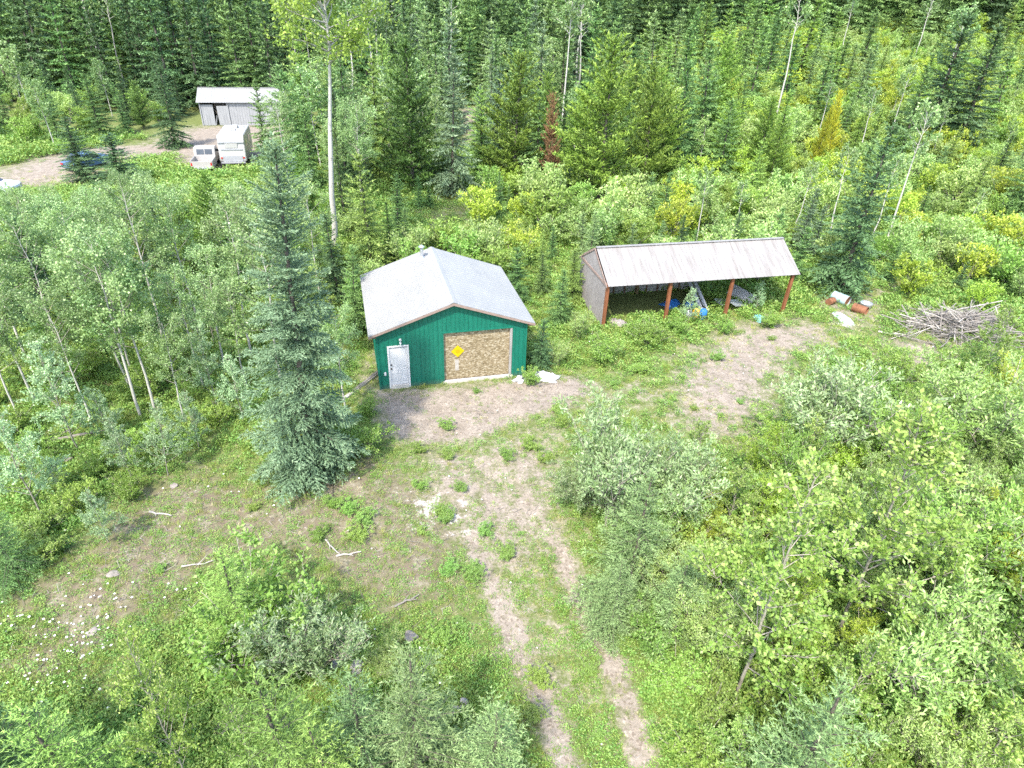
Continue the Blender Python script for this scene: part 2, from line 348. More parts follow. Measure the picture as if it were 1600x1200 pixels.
M['tall_aspen'] = leafmat('tall_aspen_leaves', (0.08, 0.14, 0.03), (0.17, 0.26, 0.06), (0.30, 0.38, 0.13), 0.3, 0.45)
M['sapling'] = leafmat('sapling_leaves', (0.07, 0.12, 0.06), (0.15, 0.22, 0.12), (0.28, 0.35, 0.23), 0.25, 0.45)
M['cottonwood'] = leafmat('cottonwood_leaves', (0.058, 0.11, 0.026), (0.125, 0.19, 0.05), (0.26, 0.295, 0.13), 0.32, 0.42)
M['willow'] = leafmat('willow_leaves', (0.07, 0.115, 0.035), (0.155, 0.225, 0.075), (0.30, 0.37, 0.18), 0.35, 0.45, hue=0.03)
M['silver'] = leafmat('silver_willow_leaves', (0.060, 0.095, 0.040), (0.13, 0.18, 0.085), (0.255, 0.305, 0.19), 0.25, 0.42)
M['bright'] = leafmat('bush_leaves', (0.05, 0.098, 0.02), (0.11, 0.178, 0.042), (0.215, 0.29, 0.095), 0.3, 0.45, hue=0.04, val=0.35)
M['olive'] = leafmat('olive_bush_leaves', (0.09, 0.14, 0.02), (0.19, 0.26, 0.045), (0.33, 0.39, 0.11), 0.38, 0.45, hue=0.04)
M['weed'] = leafmat('weed_leaves', (0.052, 0.10, 0.024), (0.108, 0.178, 0.048), (0.21, 0.285, 0.095), 0.3, 0.5, hue=0.045, val=0.4)
M['grass'] = leafmat('grass_blades', (0.09, 0.14, 0.03), (0.17, 0.23, 0.055), (0.32, 0.31, 0.13), 0.3, 0.55, hue=0.05, val=0.35)
M['straw'] = leafmat('dry_grass_blades', (0.22, 0.19, 0.10), (0.34, 0.30, 0.18), (0.46, 0.41, 0.28), 0.2, 0.6)
M['flower'] = simple('flower_petals', (0.70, 0.70, 0.66), (0.85, 0.85, 0.82), 30, 0.6)
def barkmat(name, base, dark, scale, amount):
    m, t, out = nt(name)
    n1 = noise(t, scale, 4, stretch=(1.0, 1.0, 3.5))
    n2 = noise(t, 2.0, 3)
    c = ramp(t, [(amount-0.04, dark), (amount+0.04, base)], n1)
    c = mixc(t, 0.35, c, ramp(t, [(0.3, tuple(v*0.7 for v in base)), (0.7, base)], n2))
    principled(t, out, c, 0.8, 0.2, 0, n1, 0.4)
    return m
M['sapling_bark'] = barkmat('sapling_bark', (0.25, 0.24, 0.20), (0.12, 0.11, 0.09), 6.0, 0.42)
M['aspen_bark'] = barkmat('aspen_bark', (0.40, 0.39, 0.36), (0.10, 0.09, 0.08), 3.0, 0.36)
M['conifer_bark'] = barkmat('conifer_bark', (0.11, 0.095, 0.08), (0.045, 0.04, 0.035), 8.0, 0.5)
M['twig'] = barkmat('grey_twigs', (0.34, 0.31, 0.27), (0.15, 0.13, 0.11), 9.0, 0.45)
M['grey_wood'] = simple('weathered_sticks', (0.12, 0.11, 0.10), (0.25, 0.23, 0.21), 6, 0.85, stretch=(1, 1, 8))
M['pale_wood'] = simple('bleached_wood', (0.27, 0.25, 0.225), (0.40, 0.375, 0.345), 5, 0.85)
M['stone'] = simple('stone_grey', (0.13, 0.13, 0.14), (0.30, 0.29, 0.29), 7, 0.85, bs=0.5)
M['stone_pale'] = simple('stone_pale', (0.17, 0.15, 0.14), (0.28, 0.25, 0.23), 6, 0.9, bs=0.5)
def siding():
    m, t, out = nt('green_steel_siding')
    n = noise(t, 1.4, 6, stretch=(3.5, 3.5, 0.6)); n2 = noise(t, 7.0, 5, stretch=(2.5, 2.5, 0.5))
    c = ramp(t, [(0.3, (0.003, 0.098, 0.066)), (0.55, (0.005, 0.125, 0.085)), (0.8, (0.018, 0.158, 0.110))], mth(t, 'ADD', mth(t, 'MULTIPLY', n, 0.6), mth(t, 'MULTIPLY', n2, 0.4)))
    tc = t.nodes.new('ShaderNodeTexCoord'); sp = t.nodes.new('ShaderNodeSeparateXYZ'); t.links.new(tc.outputs['Object'], sp.inputs[0])
    mud = mth(t, 'MULTIPLY', mth(t, 'SUBTRACT', 0.42, mth(t, 'ADD', sp.outputs['Z'], mth(t, 'MULTIPLY', n2, 0.35))), 1.6, clamp=True)   # mud splashed up the foot of the wall
    c = mixc(t, mud, c, (0.12, 0.105, 0.085))
    principled(t, out, c, mth(t, 'MULTIPLY_ADD', n2, 0.3, 0.3), 0.45, 0, n, 0.05)
    return m
M['siding'] = siding()
M['white_roof'] = simple('white_painted_steel', (0.205, 0.208, 0.207), (0.255, 0.257, 0.255), 1.2, 0.45, 0.4, stretch=(1, 0.4, 1), bs=0.03)
M['shed_roof'] = simple('weathered_white_steel', (0.145, 0.13, 0.12), (0.275, 0.272, 0.27), 1.0, 0.5, 0.35, stretch=(5, 0.5, 1), bs=0.03, contrast=0.3)
M['fascia'] = simple('brown_fascia', (0.19, 0.135, 0.115), (0.27, 0.205, 0.18), 4, 0.7)
M['white_paint'] = simple('white_paint', (0.46, 0.47, 0.49), (0.56, 0.56, 0.57), 3, 0.45, 0.4, bs=0.05)
M['door_grey'] = simple('door_kick_plate', (0.38, 0.36, 0.33), (0.50, 0.48, 0.44), 5, 0.6)
M['galv'] = simple('galvanised_steel', (0.42, 0.44, 0.47), (0.62, 0.64, 0.67), 5, 0.38, 0.5, 0.7)
M['concrete'] = simple('concrete', (0.34, 0.32, 0.295), (0.44, 0.42, 0.39), 6, 0.9)
M['black'] = simple('black_hardware', (0.012, 0.012, 0.014), (0.03, 0.03, 0.03), 8, 0.4)
M['sign_yellow'] = simple('sign_yellow', (0.46, 0.31, 0.004), (0.52, 0.37, 0.006), 5, 0.4)
M['sign_mark'] = simple('sign_mark', (0.42, 0.24, 0.004), (0.46, 0.27, 0.006), 5, 0.4)
M['rust_wood'] = simple('red_brown_posts', (0.12, 0.045, 0.02), (0.24, 0.092, 0.042), 3, 0.75, stretch=(3, 3, 0.6))
M['brown_wood'] = simple('brown_timber', (0.10, 0.055, 0.035), (0.20, 0.12, 0.08), 3, 0.8, stretch=(1, 1, 1))
M['grey_board'] = simple('grey_weathered_board', (0.19, 0.18, 0.175), (0.32, 0.305, 0.295), 2.2, 0.85, stretch=(4, 4, 0.5))
M['white_board'] = simple('faded_white_boards', (0.19, 0.20, 0.215), (0.31, 0.32, 0.335), 1.5, 0.8, stretch=(5, 5, 0.4))
M['tarp'] = simple('white_plastic', (0.42, 0.43, 0.46), (0.56, 0.57, 0.60), 5, 0.4, 0.5)
M['blue_plastic'] = simple('blue_plastic', (0.02, 0.12, 0.38), (0.03, 0.18, 0.50), 4, 0.4, 0.5)
M['teal_plastic'] = simple('teal_plastic', (0.12, 0.36, 0.42), (0.20, 0.46, 0.50), 4, 0.5)
M['yellow_plastic'] = simple('yellow_plastic', (0.62, 0.34, 0.02), (0.72, 0.42, 0.03), 4, 0.5)
M['barrel_blue'] = simple('faded_blue_steel', (0.16, 0.28, 0.32), (0.30, 0.42, 0.45), 5, 0.6, c3=(0.36, 0.30, 0.25))
M['rust'] = simple('rusty_steel', (0.12, 0.05, 0.026), (0.25, 0.115, 0.062), 6, 0.85)
M['pale_sheet'] = simple('pale_blue_sheet', (0.42, 0.52, 0.56), (0.60, 0.68, 0.70), 5, 0.5)
M['rv_white'] = simple('trailer_white', (0.30, 0.30, 0.295), (0.36, 0.36, 0.355), 2, 0.35, 0.5, bs=0.02)
M['rv_grey'] = simple('trailer_grey', (0.25, 0.26, 0.285), (0.33, 0.34, 0.365), 3, 0.4)
M['rv_cream'] = simple('truck_cream', (0.30, 0.285, 0.275), (0.36, 0.34, 0.33), 2, 0.35, 0.5, bs=0.02)
M['glass'] = simple('dark_window_glass', (0.02, 0.025, 0.03), (0.05, 0.06, 0.07), 2, 0.08, 0.6, bs=0.0)
M['rubber'] = simple('tyre_rubber', (0.015, 0.015, 0.015), (0.03, 0.03, 0.03), 9, 0.8)
M['red_lamp'] = simple('tail_lamp', (0.30, 0.02, 0.02), (0.40, 0.04, 0.03), 5, 0.3)
M['car_blue'] = simple('blue_car_paint', (0.05, 0.10, 0.20), (0.08, 0.14, 0.26), 2, 0.25, 0.6, bs=0.0)
M['car_silver'] = simple('silver_car_paint', (0.42, 0.46, 0.54), (0.52, 0.56, 0.62), 2, 0.25, 0.6, bs=0.0)
def osb():
    m, t, out = nt('strand_board')
    tc = t.nodes.new('ShaderNodeTexCoord')
    v = t.nodes.new('ShaderNodeTexVoronoi'); v.inputs['Scale'].default_value = 14.0; v.inputs['Randomness'].default_value = 1.0
    mp = t.nodes.new('ShaderNodeMapping'); mp.inputs['Scale'].default_value = (1.0, 1.0, 1.8)
    t.links.new(tc.outputs['Object'], mp.inputs[0]); t.links.new(mp.outputs[0], v.inputs['Vector'])
    sep = t.nodes.new('ShaderNodeSeparateColor'); t.links.new(v.outputs['Color'], sep.inputs[0])
    c = ramp(t, [(0.0, (0.09, 0.065, 0.035)), (0.35, (0.19, 0.145, 0.085)), (0.7, (0.28, 0.225, 0.145)), (1.0, (0.46, 0.41, 0.32))], sep.outputs[0])
    c = mixc(t, 0.3, c, ramp(t, [(0.3, (0.16, 0.135, 0.075)), (0.7, (0.28, 0.23, 0.15))], noise(t, 1.2, 5)))
    principled(t, out, c, 0.8, 0.2, 0, v.outputs['Distance'], 0.2)
    return m
M['osb'] = osb()
def grey_osb():
    m, t, out = nt('weathered_strand_board')
    tc = t.nodes.new('ShaderNodeTexCoord')
    v = t.nodes.new('ShaderNodeTexVoronoi'); v.inputs['Scale'].default_value = 11.0
    t.links.new(tc.outputs['Object'], v.inputs['Vector'])
    sep = t.nodes.new('ShaderNodeSeparateColor'); t.links.new(v.outputs['Color'], sep.inputs[0])
    c = ramp(t, [(0.0, (0.17, 0.16, 0.155)), (0.6, (0.245, 0.23, 0.222)), (1.0, (0.33, 0.31, 0.30))], sep.outputs[0])
    c = mixc(t, 0.5, c, ramp(t, [(0.3, (0.19, 0.17, 0.165)), (0.7, (0.29, 0.265, 0.26))], noise(t, 0.9, 5)))
    principled(t, out, c, 0.9, 0.15)
    return m
M['grey_osb'] = grey_osb()
def groundmat():
    m, t, out = nt('forest_clearing_ground')
    tc = t.nodes.new('ShaderNodeTexCoord'); vec = tc.outputs['Object']
    def att(n):
        a = t.nodes.new('ShaderNodeAttribute'); a.attribute_name = n; return a.outputs['Fac']
    big = noise(t, 0.35, 5, vec=vec); mid = noise(t, 1.6, 6, vec=vec, rough=0.65); fine = noise(t, 9.0, 6, vec=vec, rough=0.7); tiny = noise(t, 40.0, 3, vec=vec)
    dirt = ramp(t, [(0.30, (0.140, 0.115, 0.092)), (0.48, (0.215, 0.184, 0.153)), (0.62, (0.27, 0.236, 0.20)), (0.78, (0.34, 0.31, 0.27))], mth(t, 'ADD', mth(t, 'MULTIPLY', mid, 0.55), mth(t, 'MULTIPLY', fine, 0.45)))
    v = t.nodes.new('ShaderNodeTexVoronoi'); v.inputs['Scale'].default_value = 16.0; t.links.new(vec, v.inputs['Vector'])
    sep = t.nodes.new('ShaderNodeSeparateColor'); t.links.new(v.outputs['Color'], sep.inputs[0])
    peb = ramp(t, [(0.0, (0.62, 0.58, 0.55)), (0.10, (0.62, 0.58, 0.55)), (0.13, (1, 1, 1)), (0.90, (1, 1, 1)), (0.94, (1.45, 1.42, 1.4))], sep.outputs[0])
    dirt = mixc(t, 0.7, dirt, mixc(t, 1.0, dirt, peb, 'MULTIPLY'))
    moss = ramp(t, [(0.30, (0.10, 0.08, 0.06)), (0.46, (0.15, 0.122, 0.09)), (0.54, (0.12, 0.12, 0.052)), (0.72, (0.11, 0.14, 0.045))], mth(t, 'ADD', mth(t, 'MULTIPLY', fine, 0.6), mth(t, 'MULTIPLY', mid, 0.4)))
    green = ramp(t, [(0.30, (0.07, 0.08, 0.03)), (0.5, (0.12, 0.15, 0.05)), (0.72, (0.21, 0.22, 0.10))], mth(t, 'ADD', mth(t, 'MULTIPLY', fine, 0.5), mth(t, 'MULTIPLY', mid, 0.5)))
    wob = mth(t, 'SUBTRACT', mth(t, 'ADD', mth(t, 'MULTIPLY', mid, 0.75), mth(t, 'MULTIPLY', fine, 0.55)), 0.65)
    def mask(a, k=3.0, amp=1.7):
        x = mth(t, 'ADD', a, mth(t, 'MULTIPLY', wob, amp))
        return mth(t, 'MULTIPLY_ADD', mth(t, 'SUBTRACT', x, 0.5), k, 0.5, clamp=True)
    col = mixc(t, mask(att('moss')), green, moss)
    col = mixc(t, mask(att('dirt'), 2.0, 2.1), col, dirt)
    chalk = ramp(t, [(0.4, (0.34, 0.33, 0.31)), (0.6, (0.46, 0.45, 0.43))], fine)
    col = mixc(t, mask(att('chalk'), 4.0, 2.4), col, chalk)
    hgt = mth(t, 'ADD', mth(t, 'MULTIPLY', fine, 0.7), mth(t, 'MULTIPLY', tiny, 0.3))
    principled(t, out, col, 0.95, 0.1, 0, hgt, 0.6, 0.06)
    return m
M['ground'] = groundmat()

# ------------------------------------------------------------------ building helpers
def link(o, parent=None):
    COL.objects.link(o)
    if parent is not None: o.parent = parent
    return o
def tag(o, label, cat, group=None):
    o['label'] = label; o['category'] = cat
    if group: o['group'] = group
    return o
def thing(name, label, cat, loc=(0, 0, 0), rz=0.0, group=None):
    o = bpy.data.objects.new(name, None); link(o)
    o.location = loc; o.rotation_euler = (0, 0, rz); o.empty_display_size = 0.2
    return tag(o, label, cat, group)
def mesh_np(name, V, faces, mats, tints=None, smooth=False):
    """faces: list of (index array (n,k), material index)"""
    me = bpy.data.meshes.new(name)
    V = np.asarray(V, dtype=np.float32)
    me.vertices.add(len(V)); me.vertices.foreach_set('co', V.ravel())
    nl = sum(f.size for f, _ in faces); npol = sum(len(f) for f, _ in faces)
    me.loops.add(nl); me.polygons.add(npol)
    me.loops.foreach_set('vertex_index', np.concatenate([f.ravel() for f, _ in faces]).astype(np.int32))
    tot = np.concatenate([np.full(len(f), f.shape[1], np.int32) for f, _ in faces])
    st = np.concatenate([[0], np.cumsum(tot)[:-1]]).astype(np.int32)
    me.polygons.foreach_set('loop_start', st); me.polygons.foreach_set('loop_total', tot)
    me.polygons.foreach_set('material_index', np.concatenate([np.full(len(f), mi, np.int32) for f, mi in faces]))
    if smooth: me.polygons.foreach_set('use_smooth', np.ones(npol, bool))
    if tints is not None:
        a = me.attributes.new('tint', 'FLOAT', 'POINT'); a.data.foreach_set('value', np.asarray(tints, np.float32))
    for m in mats: me.materials.append(m)
    me.update(calc_edges=True)
    return me
class MB:
    """collects boxes, prisms and tubes into one mesh"""
    def __init__(s): s.v = []; s.f = []
    def add(s, vs, fs):
        n = len(s.v); s.v += [tuple(p) for p in vs]; s.f += [tuple(i+n for i in f) for f in fs]; return s
    def box(s, x0, x1, y0, y1, z0, z1, mat=None):
        vs = [Vector((x, y, z)) for z in (z0, z1) for y in (y0, y1) for x in (x0, x1)]
        if mat is not None: vs = [mat @ v for v in vs]
        return s.add(vs, [(0, 2, 3, 1), (4, 5, 7, 6), (0, 1, 5, 4), (2, 6, 7, 3), (0, 4, 6, 2), (1, 3, 7, 5)])
    def bar(s, a, b, w, h=None, up=(0, 0, 1)):
        a, b = Vector(a), Vector(b); d = (b-a); L = d.length; d.normalize()
        u = Vector(up)
        if abs(d.dot(u)) > 0.98: u = Vector((0, 1, 0))
        sx = d.cross(u).normalized(); uu = sx.cross(d); h = h or w
        m = Matrix((( d.x, sx.x, uu.x, a.x), (d.y, sx.y, uu.y, a.y), (d.z, sx.z, uu.z, a.z), (0, 0, 0, 1)))
        return s.box(0, L, -w/2, w/2, -h/2, h/2, m)
    def tube(s, pts, rad, n=8, caps=True):
        pts = [Vector(p) for p in pts]
        rad = rad if isinstance(rad, (list, tuple)) else [rad]*len(pts)
        vs = []
        for i, p in enumerate(pts):
            d = (pts[min(i+1, len(pts)-1)] - pts[max(i-1, 0)]).normalized()
            u = Vector((0, 0, 1)) if abs(d.z) < 0.9 else Vector((1, 0, 0))
            a = d.cross(u).normalized(); b = a.cross(d)
            for k in range(n):
                c = 2*math.pi*k/n
                vs.append(p + (a*math.cos(c) + b*math.sin(c))*rad[i])
        fs = []
        for i in range(len(pts)-1):
            for k in range(n):
                k2 = (k+1) % n
                fs.append((i*n+k, i*n+k2, (i+1)*n+k2, (i+1)*n+k))
        if caps: fs += [tuple(range(n-1, -1, -1)), tuple((len(pts)-1)*n+k for k in range(n))]
        return s.add(vs, fs)
    def prism(s, poly, y0, y1):
        """poly of (x, z), extruded along y"""
        n = len(poly)
        vs = [(x, y0, z) for x, z in poly] + [(x, y1, z) for x, z in poly]
        fs = [tuple(range(n)), tuple(range(2*n-1, n-1, -1))] + [(i, i+n, (i+1) % n + n, (i+1) % n) for i in range(n)]
        return s.add(vs, fs)
    def build(s, name, m, parent=None, bevel=0.0, smooth=False):
        me = bpy.data.meshes.new(name); me.from_pydata(s.v, [], s.f)
        bm = bmesh.new(); bm.from_mesh(me); bmesh.ops.recalc_face_normals(bm, faces=bm.faces[:])
        if bevel: bmesh.ops.bevel(bm, geom=bm.edges[:], offset=bevel, segments=2, affect='EDGES', clamp_overlap=True)
        if smooth:
            for f in bm.faces: f.smooth = True
        bm.to_mesh(me); bm.free()
        me.materials.append(M[m] if isinstance(m, str) else m)
        return link(bpy.data.objects.new(name, me), parent)

# ------------------------------------------------------------------ ground
def in_poly(P, poly):
    x, y = P[:, 0], P[:, 1]; c = np.zeros(len(P), bool); n = len(poly)
    for i in range(n):
        x1, y1 = poly[i]; x2, y2 = poly[(i+1) % n]
        if y1 == y2: continue
        k = (y1 > y) != (y2 > y)
        c ^= k & (x < (x2-x1)*(y-y1)/(y2-y1)+x1)
    return c
def seg_dist(P, pts, closed):
    d = np.full(len(P), 1e9); n = len(pts)
    for i in range(n if closed else n-1):
        a = np.array(pts[i]); b = np.array(pts[(i+1) % n]); ab = b-a
        t = np.clip(((P-a)@ab)/(ab@ab+1e-9), 0, 1)
        d = np.minimum(d, np.linalg.norm(P-(a+t[:, None]*ab), axis=1))
    return d
def area(P, key, soft):
    poly = POLYGONS[key]; d = seg_dist(P, poly, True); s = np.where(in_poly(P, poly), d, -d)
    return np.clip(s/soft*0.5+0.5, 0, 1)
def along(P, key, w, soft):
    d = seg_dist(P, LINES[key], False); return np.clip((w-d)/soft+0.5, 0, 1)
GAR = (-6.036, 25.42, 0.264); SHED = (4.885, 32.59, 0.2457)
def local(P, o):
    c, s = math.cos(o[2]), math.sin(o[2]); q = P-np.array(o[:2])
    return np.stack([c*q[:, 0]+s*q[:, 1], -s*q[:, 0]+c*q[:, 1]], 1)
def masks(P):
    P = np.asarray(P, float)
    d = np.zeros(len(P))
    for k, soft, v in (('forecourt', 0.8, 1.0), ('gravel_yard', 2.0, 0.92), ('yard_link', 1.8, 0.62), ('drive', 1.6, 0.70), ('light_patch', 0.5, 0.9),
                       ('far_yard', 2.0, 0.95), ('far_patch', 2.0, 0.8), ('far_patch_b', 2.0, 0.8), ('garage_side', 0.7, 0.6), ('brush_clearing', 2.0, 0.6), ('behind_clearing', 1.5, 0.35), ('slope_clear', 1.5, 0.45), ('debris', 1.2, 0.62)):
        d = np.maximum(d, area(P, k, soft)*v*(np.clip((P[:, 1]-9)/8, 0.62, 1) if k == 'drive' else 1.0))
    d = np.maximum(d, along(P, 'track_a', 0.42, 0.8)*0.95); d = np.maximum(d, along(P, 'track_b', 0.40, 0.8)*0.95)
    d = np.maximum(d, along(P, 'far_road', 2.4, 1.0)*1.0)
    mo = area(P, 'moss', 1.5)*0.88
    d = np.maximum(d, mo*0.40)
    ch = area(P, 'rubble', 0.9)*0.50
    return d, mo, ch
def height(P):
    P = np.asarray(P, float); x, y = P[:, 0], P[:, 1]
    h = 0.05*np.sin(x*0.7+0.3*y)+0.04*np.sin(y*0.9-0.5*x+1.0)+0.03*np.sin(1.9*x+1.3*y)
    flat = np.zeros(len(P))
    for o, w, l in ((GAR, 6.85, 6.5), (SHED, 11.2, 4.1)):
        q = local(P, o); dx = np.maximum(np.maximum(-q[:, 0], q[:, 0]-w), 0); dy = np.maximum(np.maximum(-q[:, 1], q[:, 1]-l), 0)
        flat = np.maximum(flat, np.clip(1-np.hypot(dx, dy)/2.0, 0, 1))
    far = np.clip((np.hypot(x, y)-60)/40, 0, 1)
    b = np.clip((x/np.maximum(y, 1e-3)-0.02)/0.33, 0, 1)*(y > 1); b = b*b*(3-2*b); t = np.clip(y-60, 0, 80)
    return h*(1-flat)*(1-far) - 0.02 + b*0.14*t*t/(t+12)          # the land climbs to the right beyond the clearing
def gz(x, y): return float(height(np.array([[x, y]]))[0])
def ground():
    gx = np.concatenate([-np.geomspace(3000, 36, 26), np.arange(-35.75, 40.1, 0.25), np.geomspace(41, 3000, 26)])
    gy = np.concatenate([-np.geomspace(600, 8, 10), np.arange(-6, 5.9, 2.0), np.arange(6, 60.1, 0.25), np.geomspace(60.6, 110, 60), np.geomspace(113, 3500, 24)])
    X, Y = np.meshgrid(gx, gy); P = np.stack([X.ravel(), Y.ravel()], 1)
    V = np.column_stack([P, height(P)])
    nx, ny = len(gx), len(gy); i = np.arange((nx-1)*(ny-1)); a = (i//(nx-1))*nx + i % (nx-1)
    F = np.stack([a, a+1, a+1+nx, a+nx], 1)
    me = mesh_np('ground', V, [(F, 0)], [M['ground']], smooth=True)
    for nm, arr in zip(('dirt', 'moss', 'chalk'), masks(P)):
        at = me.attributes.new(nm, 'FLOAT', 'POINT'); at.data.foreach_set('value', arr.astype(np.float32))
    o = link(bpy.data.objects.new('ground', me)); o['kind'] = 'structure'
    return o
ground()

# ------------------------------------------------------------------ garage
def rib_profile(L, sp, rw, rh, phase=0.0):
    """(position, height) pairs of a ribbed sheet"""
    pts = [(0.0, 0.0)]; x = sp*0.5+phase
    while x+rw < L:
        pts += [(x-rw*0.9, 0.0), (x-rw*0.45, rh), (x+rw*0.45, rh), (x+rw*0.9, 0.0)]; x += sp
    pts.append((L, 0.0)); return pts
def ribbed_sheet(name, mat, parent, o, along_v, down_v, normal, L, W, sp, rw, rh, thick=0.012):
    o, a, d, n = Vector(o), Vector(along_v).normalized(), Vector(down_v).normalized(), Vector(normal).normalized()
    pr = rib_profile(L, sp, rw, rh); k = len(pr); vs = []; fs = []
    for off in (0.0, -thick):
        for t, h in pr:
            for s in (0.0, W): vs.append(o + a*t + d*s + n*(h+off))
    for i in range(k-1):
        fs.append((2*i, 2*i+1, 2*i+3, 2*i+2)); b = 2*k
        fs.append((b+2*i, b+2*i+2, b+2*i+3, b+2*i+1))
        fs.append((2*i, 2*i+2, b+2*i+2, b+2*i)); fs.append((2*i+1, b+2*i+1, b+2*i+3, 2*i+3))
    b = 2*k; e = 2*(k-1)
    fs += [(0, b, b+1, 1), (e, e+1, b+e+1, b+e)]
    return MB().add(vs, fs).build(name, mat, parent)
def siding_wall(name, mat, parent, L, ztop, openings, place, sp=0.2, rw=0.03, rh=0.022, z0=0.0):
    """vertical ribbed steel; place(t, z, depth) gives the point; openings: (t0, t1, za, zb)"""
    pr = rib_profile(L, sp, rw, rh); cuts = sorted({round(v, 4) for o in openings for v in o[:2]} | ({L/2} if callable(ztop) else set()))
    pts = list(pr)
    for c in cuts:
        for i in range(len(pts)-1):
            if pts[i][0] < c < pts[i+1][0]:
                f = (c-pts[i][0])/(pts[i+1][0]-pts[i][0]); pts.insert(i+1, (c, pts[i][1]+(pts[i+1][1]-pts[i][1])*f)); break
    zt = ztop if callable(ztop) else (lambda t: ztop)
    mb = MB()
    for (t0, h0), (t1, h1) in zip(pts[:-1], pts[1:]):
        mid = (t0+t1)/2; spans = [(z0, None)]
        for a, b, za, zb in openings:
            if a < mid < b: spans = ([(z0, za)] if za > z0+0.01 else []) + [(zb, None)]
        for sa, sb in spans:
            e0 = zt(t0) if sb is None else sb; e1 = zt(t1) if sb is None else sb
            mb.add([place(t0, sa, h0), place(t1, sa, h1), place(t1, e1, h1), place(t0, e0, h0)], [(0, 1, 2, 3)])
    o = mb.build(name, mat, parent)
    return o
def build_garage():
    W, L, H0, HR = 6.85, 6.53, 2.875, 4.076
    g = thing('garage', 'green steel garage with white roof, white door and boarded-up vehicle doorway', 'garage', (GAR[0], GAR[1], 0), GAR[2])
    sl = (HR-H0)/(W/2)
    zt = lambda t: H0 + sl*min(t, W-t)
    D0, D1, DT = 0.46, 1.36, 2.12
    B0, B1, BT = 2.95, 6.17, 2.60
    zb = -0.12
    siding_wall('front_wall', 'siding', g, W, zt, [(D0, D1, zb, DT), (B0, B1, zb, BT)], lambda t, z, d: (t, -d, z), z0=zb)
    siding_wall('back_wall', 'siding', g, W, zt, [], lambda t, z, d: (t, L+d, z), z0=zb)
    siding_wall('side_wall', 'siding', g, L, H0, [], lambda t, z, d: (-d, t, z), z0=zb)
    siding_wall('side_wall', 'siding', g, L, H0, [], lambda t, z, d: (W+d, t, z), z0=zb)
    for x in (-0.03, W-0.05): MB().box(x, x+0.08, -0.034, 0.05, zb, H0-0.02).build('corner_trim', 'siding', g)
    # roof
    of, ob, os_ = 0.26, 0.22, 0.34
    run = W/2 + os_; ang = math.atan(sl); wid = run/math.cos(ang); n_l = (-math.sin(ang), 0, math.cos(ang)); n_r = (math.sin(ang), 0, math.cos(ang))
    zr = HR+0.10
    ribbed_sheet('roof_slope', 'white_roof', g, (W/2, -of, zr), (0, 1, 0), (-math.cos(ang), 0, -math.sin(ang)), n_l, L+of+ob, wid, 0.20, 0.026, 0.032)
    ribbed_sheet('roof_slope', 'white_roof', g, (W/2, -of, zr), (0, 1, 0), (math.cos(ang), 0, -math.sin(ang)), n_r, L+of+ob, wid, 0.30, 0.020, 0.012)
    MB().prism([(W/2-0.16, zr-0.16*sl+0.026), (W/2, zr+0.03), (W/2+0.16, zr-0.16*sl+0.026), (W/2+0.16, zr-0.16*sl+0.020), (W/2, zr+0.022), (W/2-0.16, zr-0.16*sl+0.020)], -of-0.01, L+ob+0.01).build('ridge_cap', 'white_roof', g)
    ze = zr - sl*run
    for y0, y1 in ((-of-0.005, -of+0.03), (L+ob-0.03, L+ob+0.005)):
        for sgn in (-1, 1):
            xe = W/2 + sgn*run
            MB().prism([(W/2, zr-0.016), (xe, ze-0.016), (xe, ze-0.125), (W/2, zr-0.135)], y0, y1).build('rake_board', 'fascia', g)
    for sgn in (-1, 1):
        xe = W/2+sgn*run
        a, b = sorted((xe-sgn*0.03, xe-sgn*0.002))
        MB().box(a, b, -of+0.032, L+ob-0.032, ze-0.12, ze-0.014).build('eave_board', 'white_paint', g)
        # soffit under the overhang
        a, b = sorted((W/2+sgn*(W/2+0.03), xe-sgn*0.032))
        MB().box(a, b, -of+0.032, L+ob-0.032, ze-0.115, ze-0.095).build('soffit', 'brown_wood', g)
    for sgn in (-1, 1):
        MB().prism([(W/2, zr-0.13), (W/2+sgn*(run-0.04), ze-0.112), (W/2+sgn*(run-0.04), ze-0.125), (W/2, zr-0.145)], -of+0.032, -0.03).build('gable_soffit', 'fascia', g)
    # entrance door
    d = MB().box(D0+0.05, D1-0.05, 0.02, 0.06, 0.16, DT-0.06).build('entrance_door', 'white_paint', g, 0.004)
    for x0, x1, z0, z1 in ((D0+0.13, D0+0.41, 1.15, 1.95), (D1-0.41, D1-0.13, 1.15, 1.95), (D0+0.13, D0+0.41, 0.32, 1.0), (D1-0.41, D1-0.13, 0.32, 1.0)):
        MB().box(x0, x1, 0.012, 0.022, z0, z1).build('door_panel', 'white_paint', d, 0.004)
    for z in (1.02, 1.22): MB().tube([(D0+0.115, 0.02, z), (D0+0.115, -0.05, z)], [0.035, 0.032], 10).build('door_knob' if z < 1.1 else 'deadbolt', 'black', d)
    MB().box(D0-0.03, D0+0.05, -0.032, 0.08, 0.0, DT).build('door_jamb', 'white_paint', g)
    MB().box(D1-0.05, D1+0.03, -0.032, 0.08, 0.0, DT).build('door_jamb', 'white_paint', g)
    MB().box(D0-0.03, D1+0.03, -0.035, 0.08, DT, DT+0.07).build('door_head', 'white_paint', g)
    MB().box(D0+0.05, D1-0.05, -0.06, 0.07, -0.1, 0.15).build('door_step', 'door_grey', g)
    # wall lamp and outlet
    lx = (D0+D1)/2+0.12
    lp = MB().tube([(lx, -0.02, DT+0.36), (lx, -0.06, DT+0.36)], 0.06, 10).build('wall_lamp', 'white_paint', g)
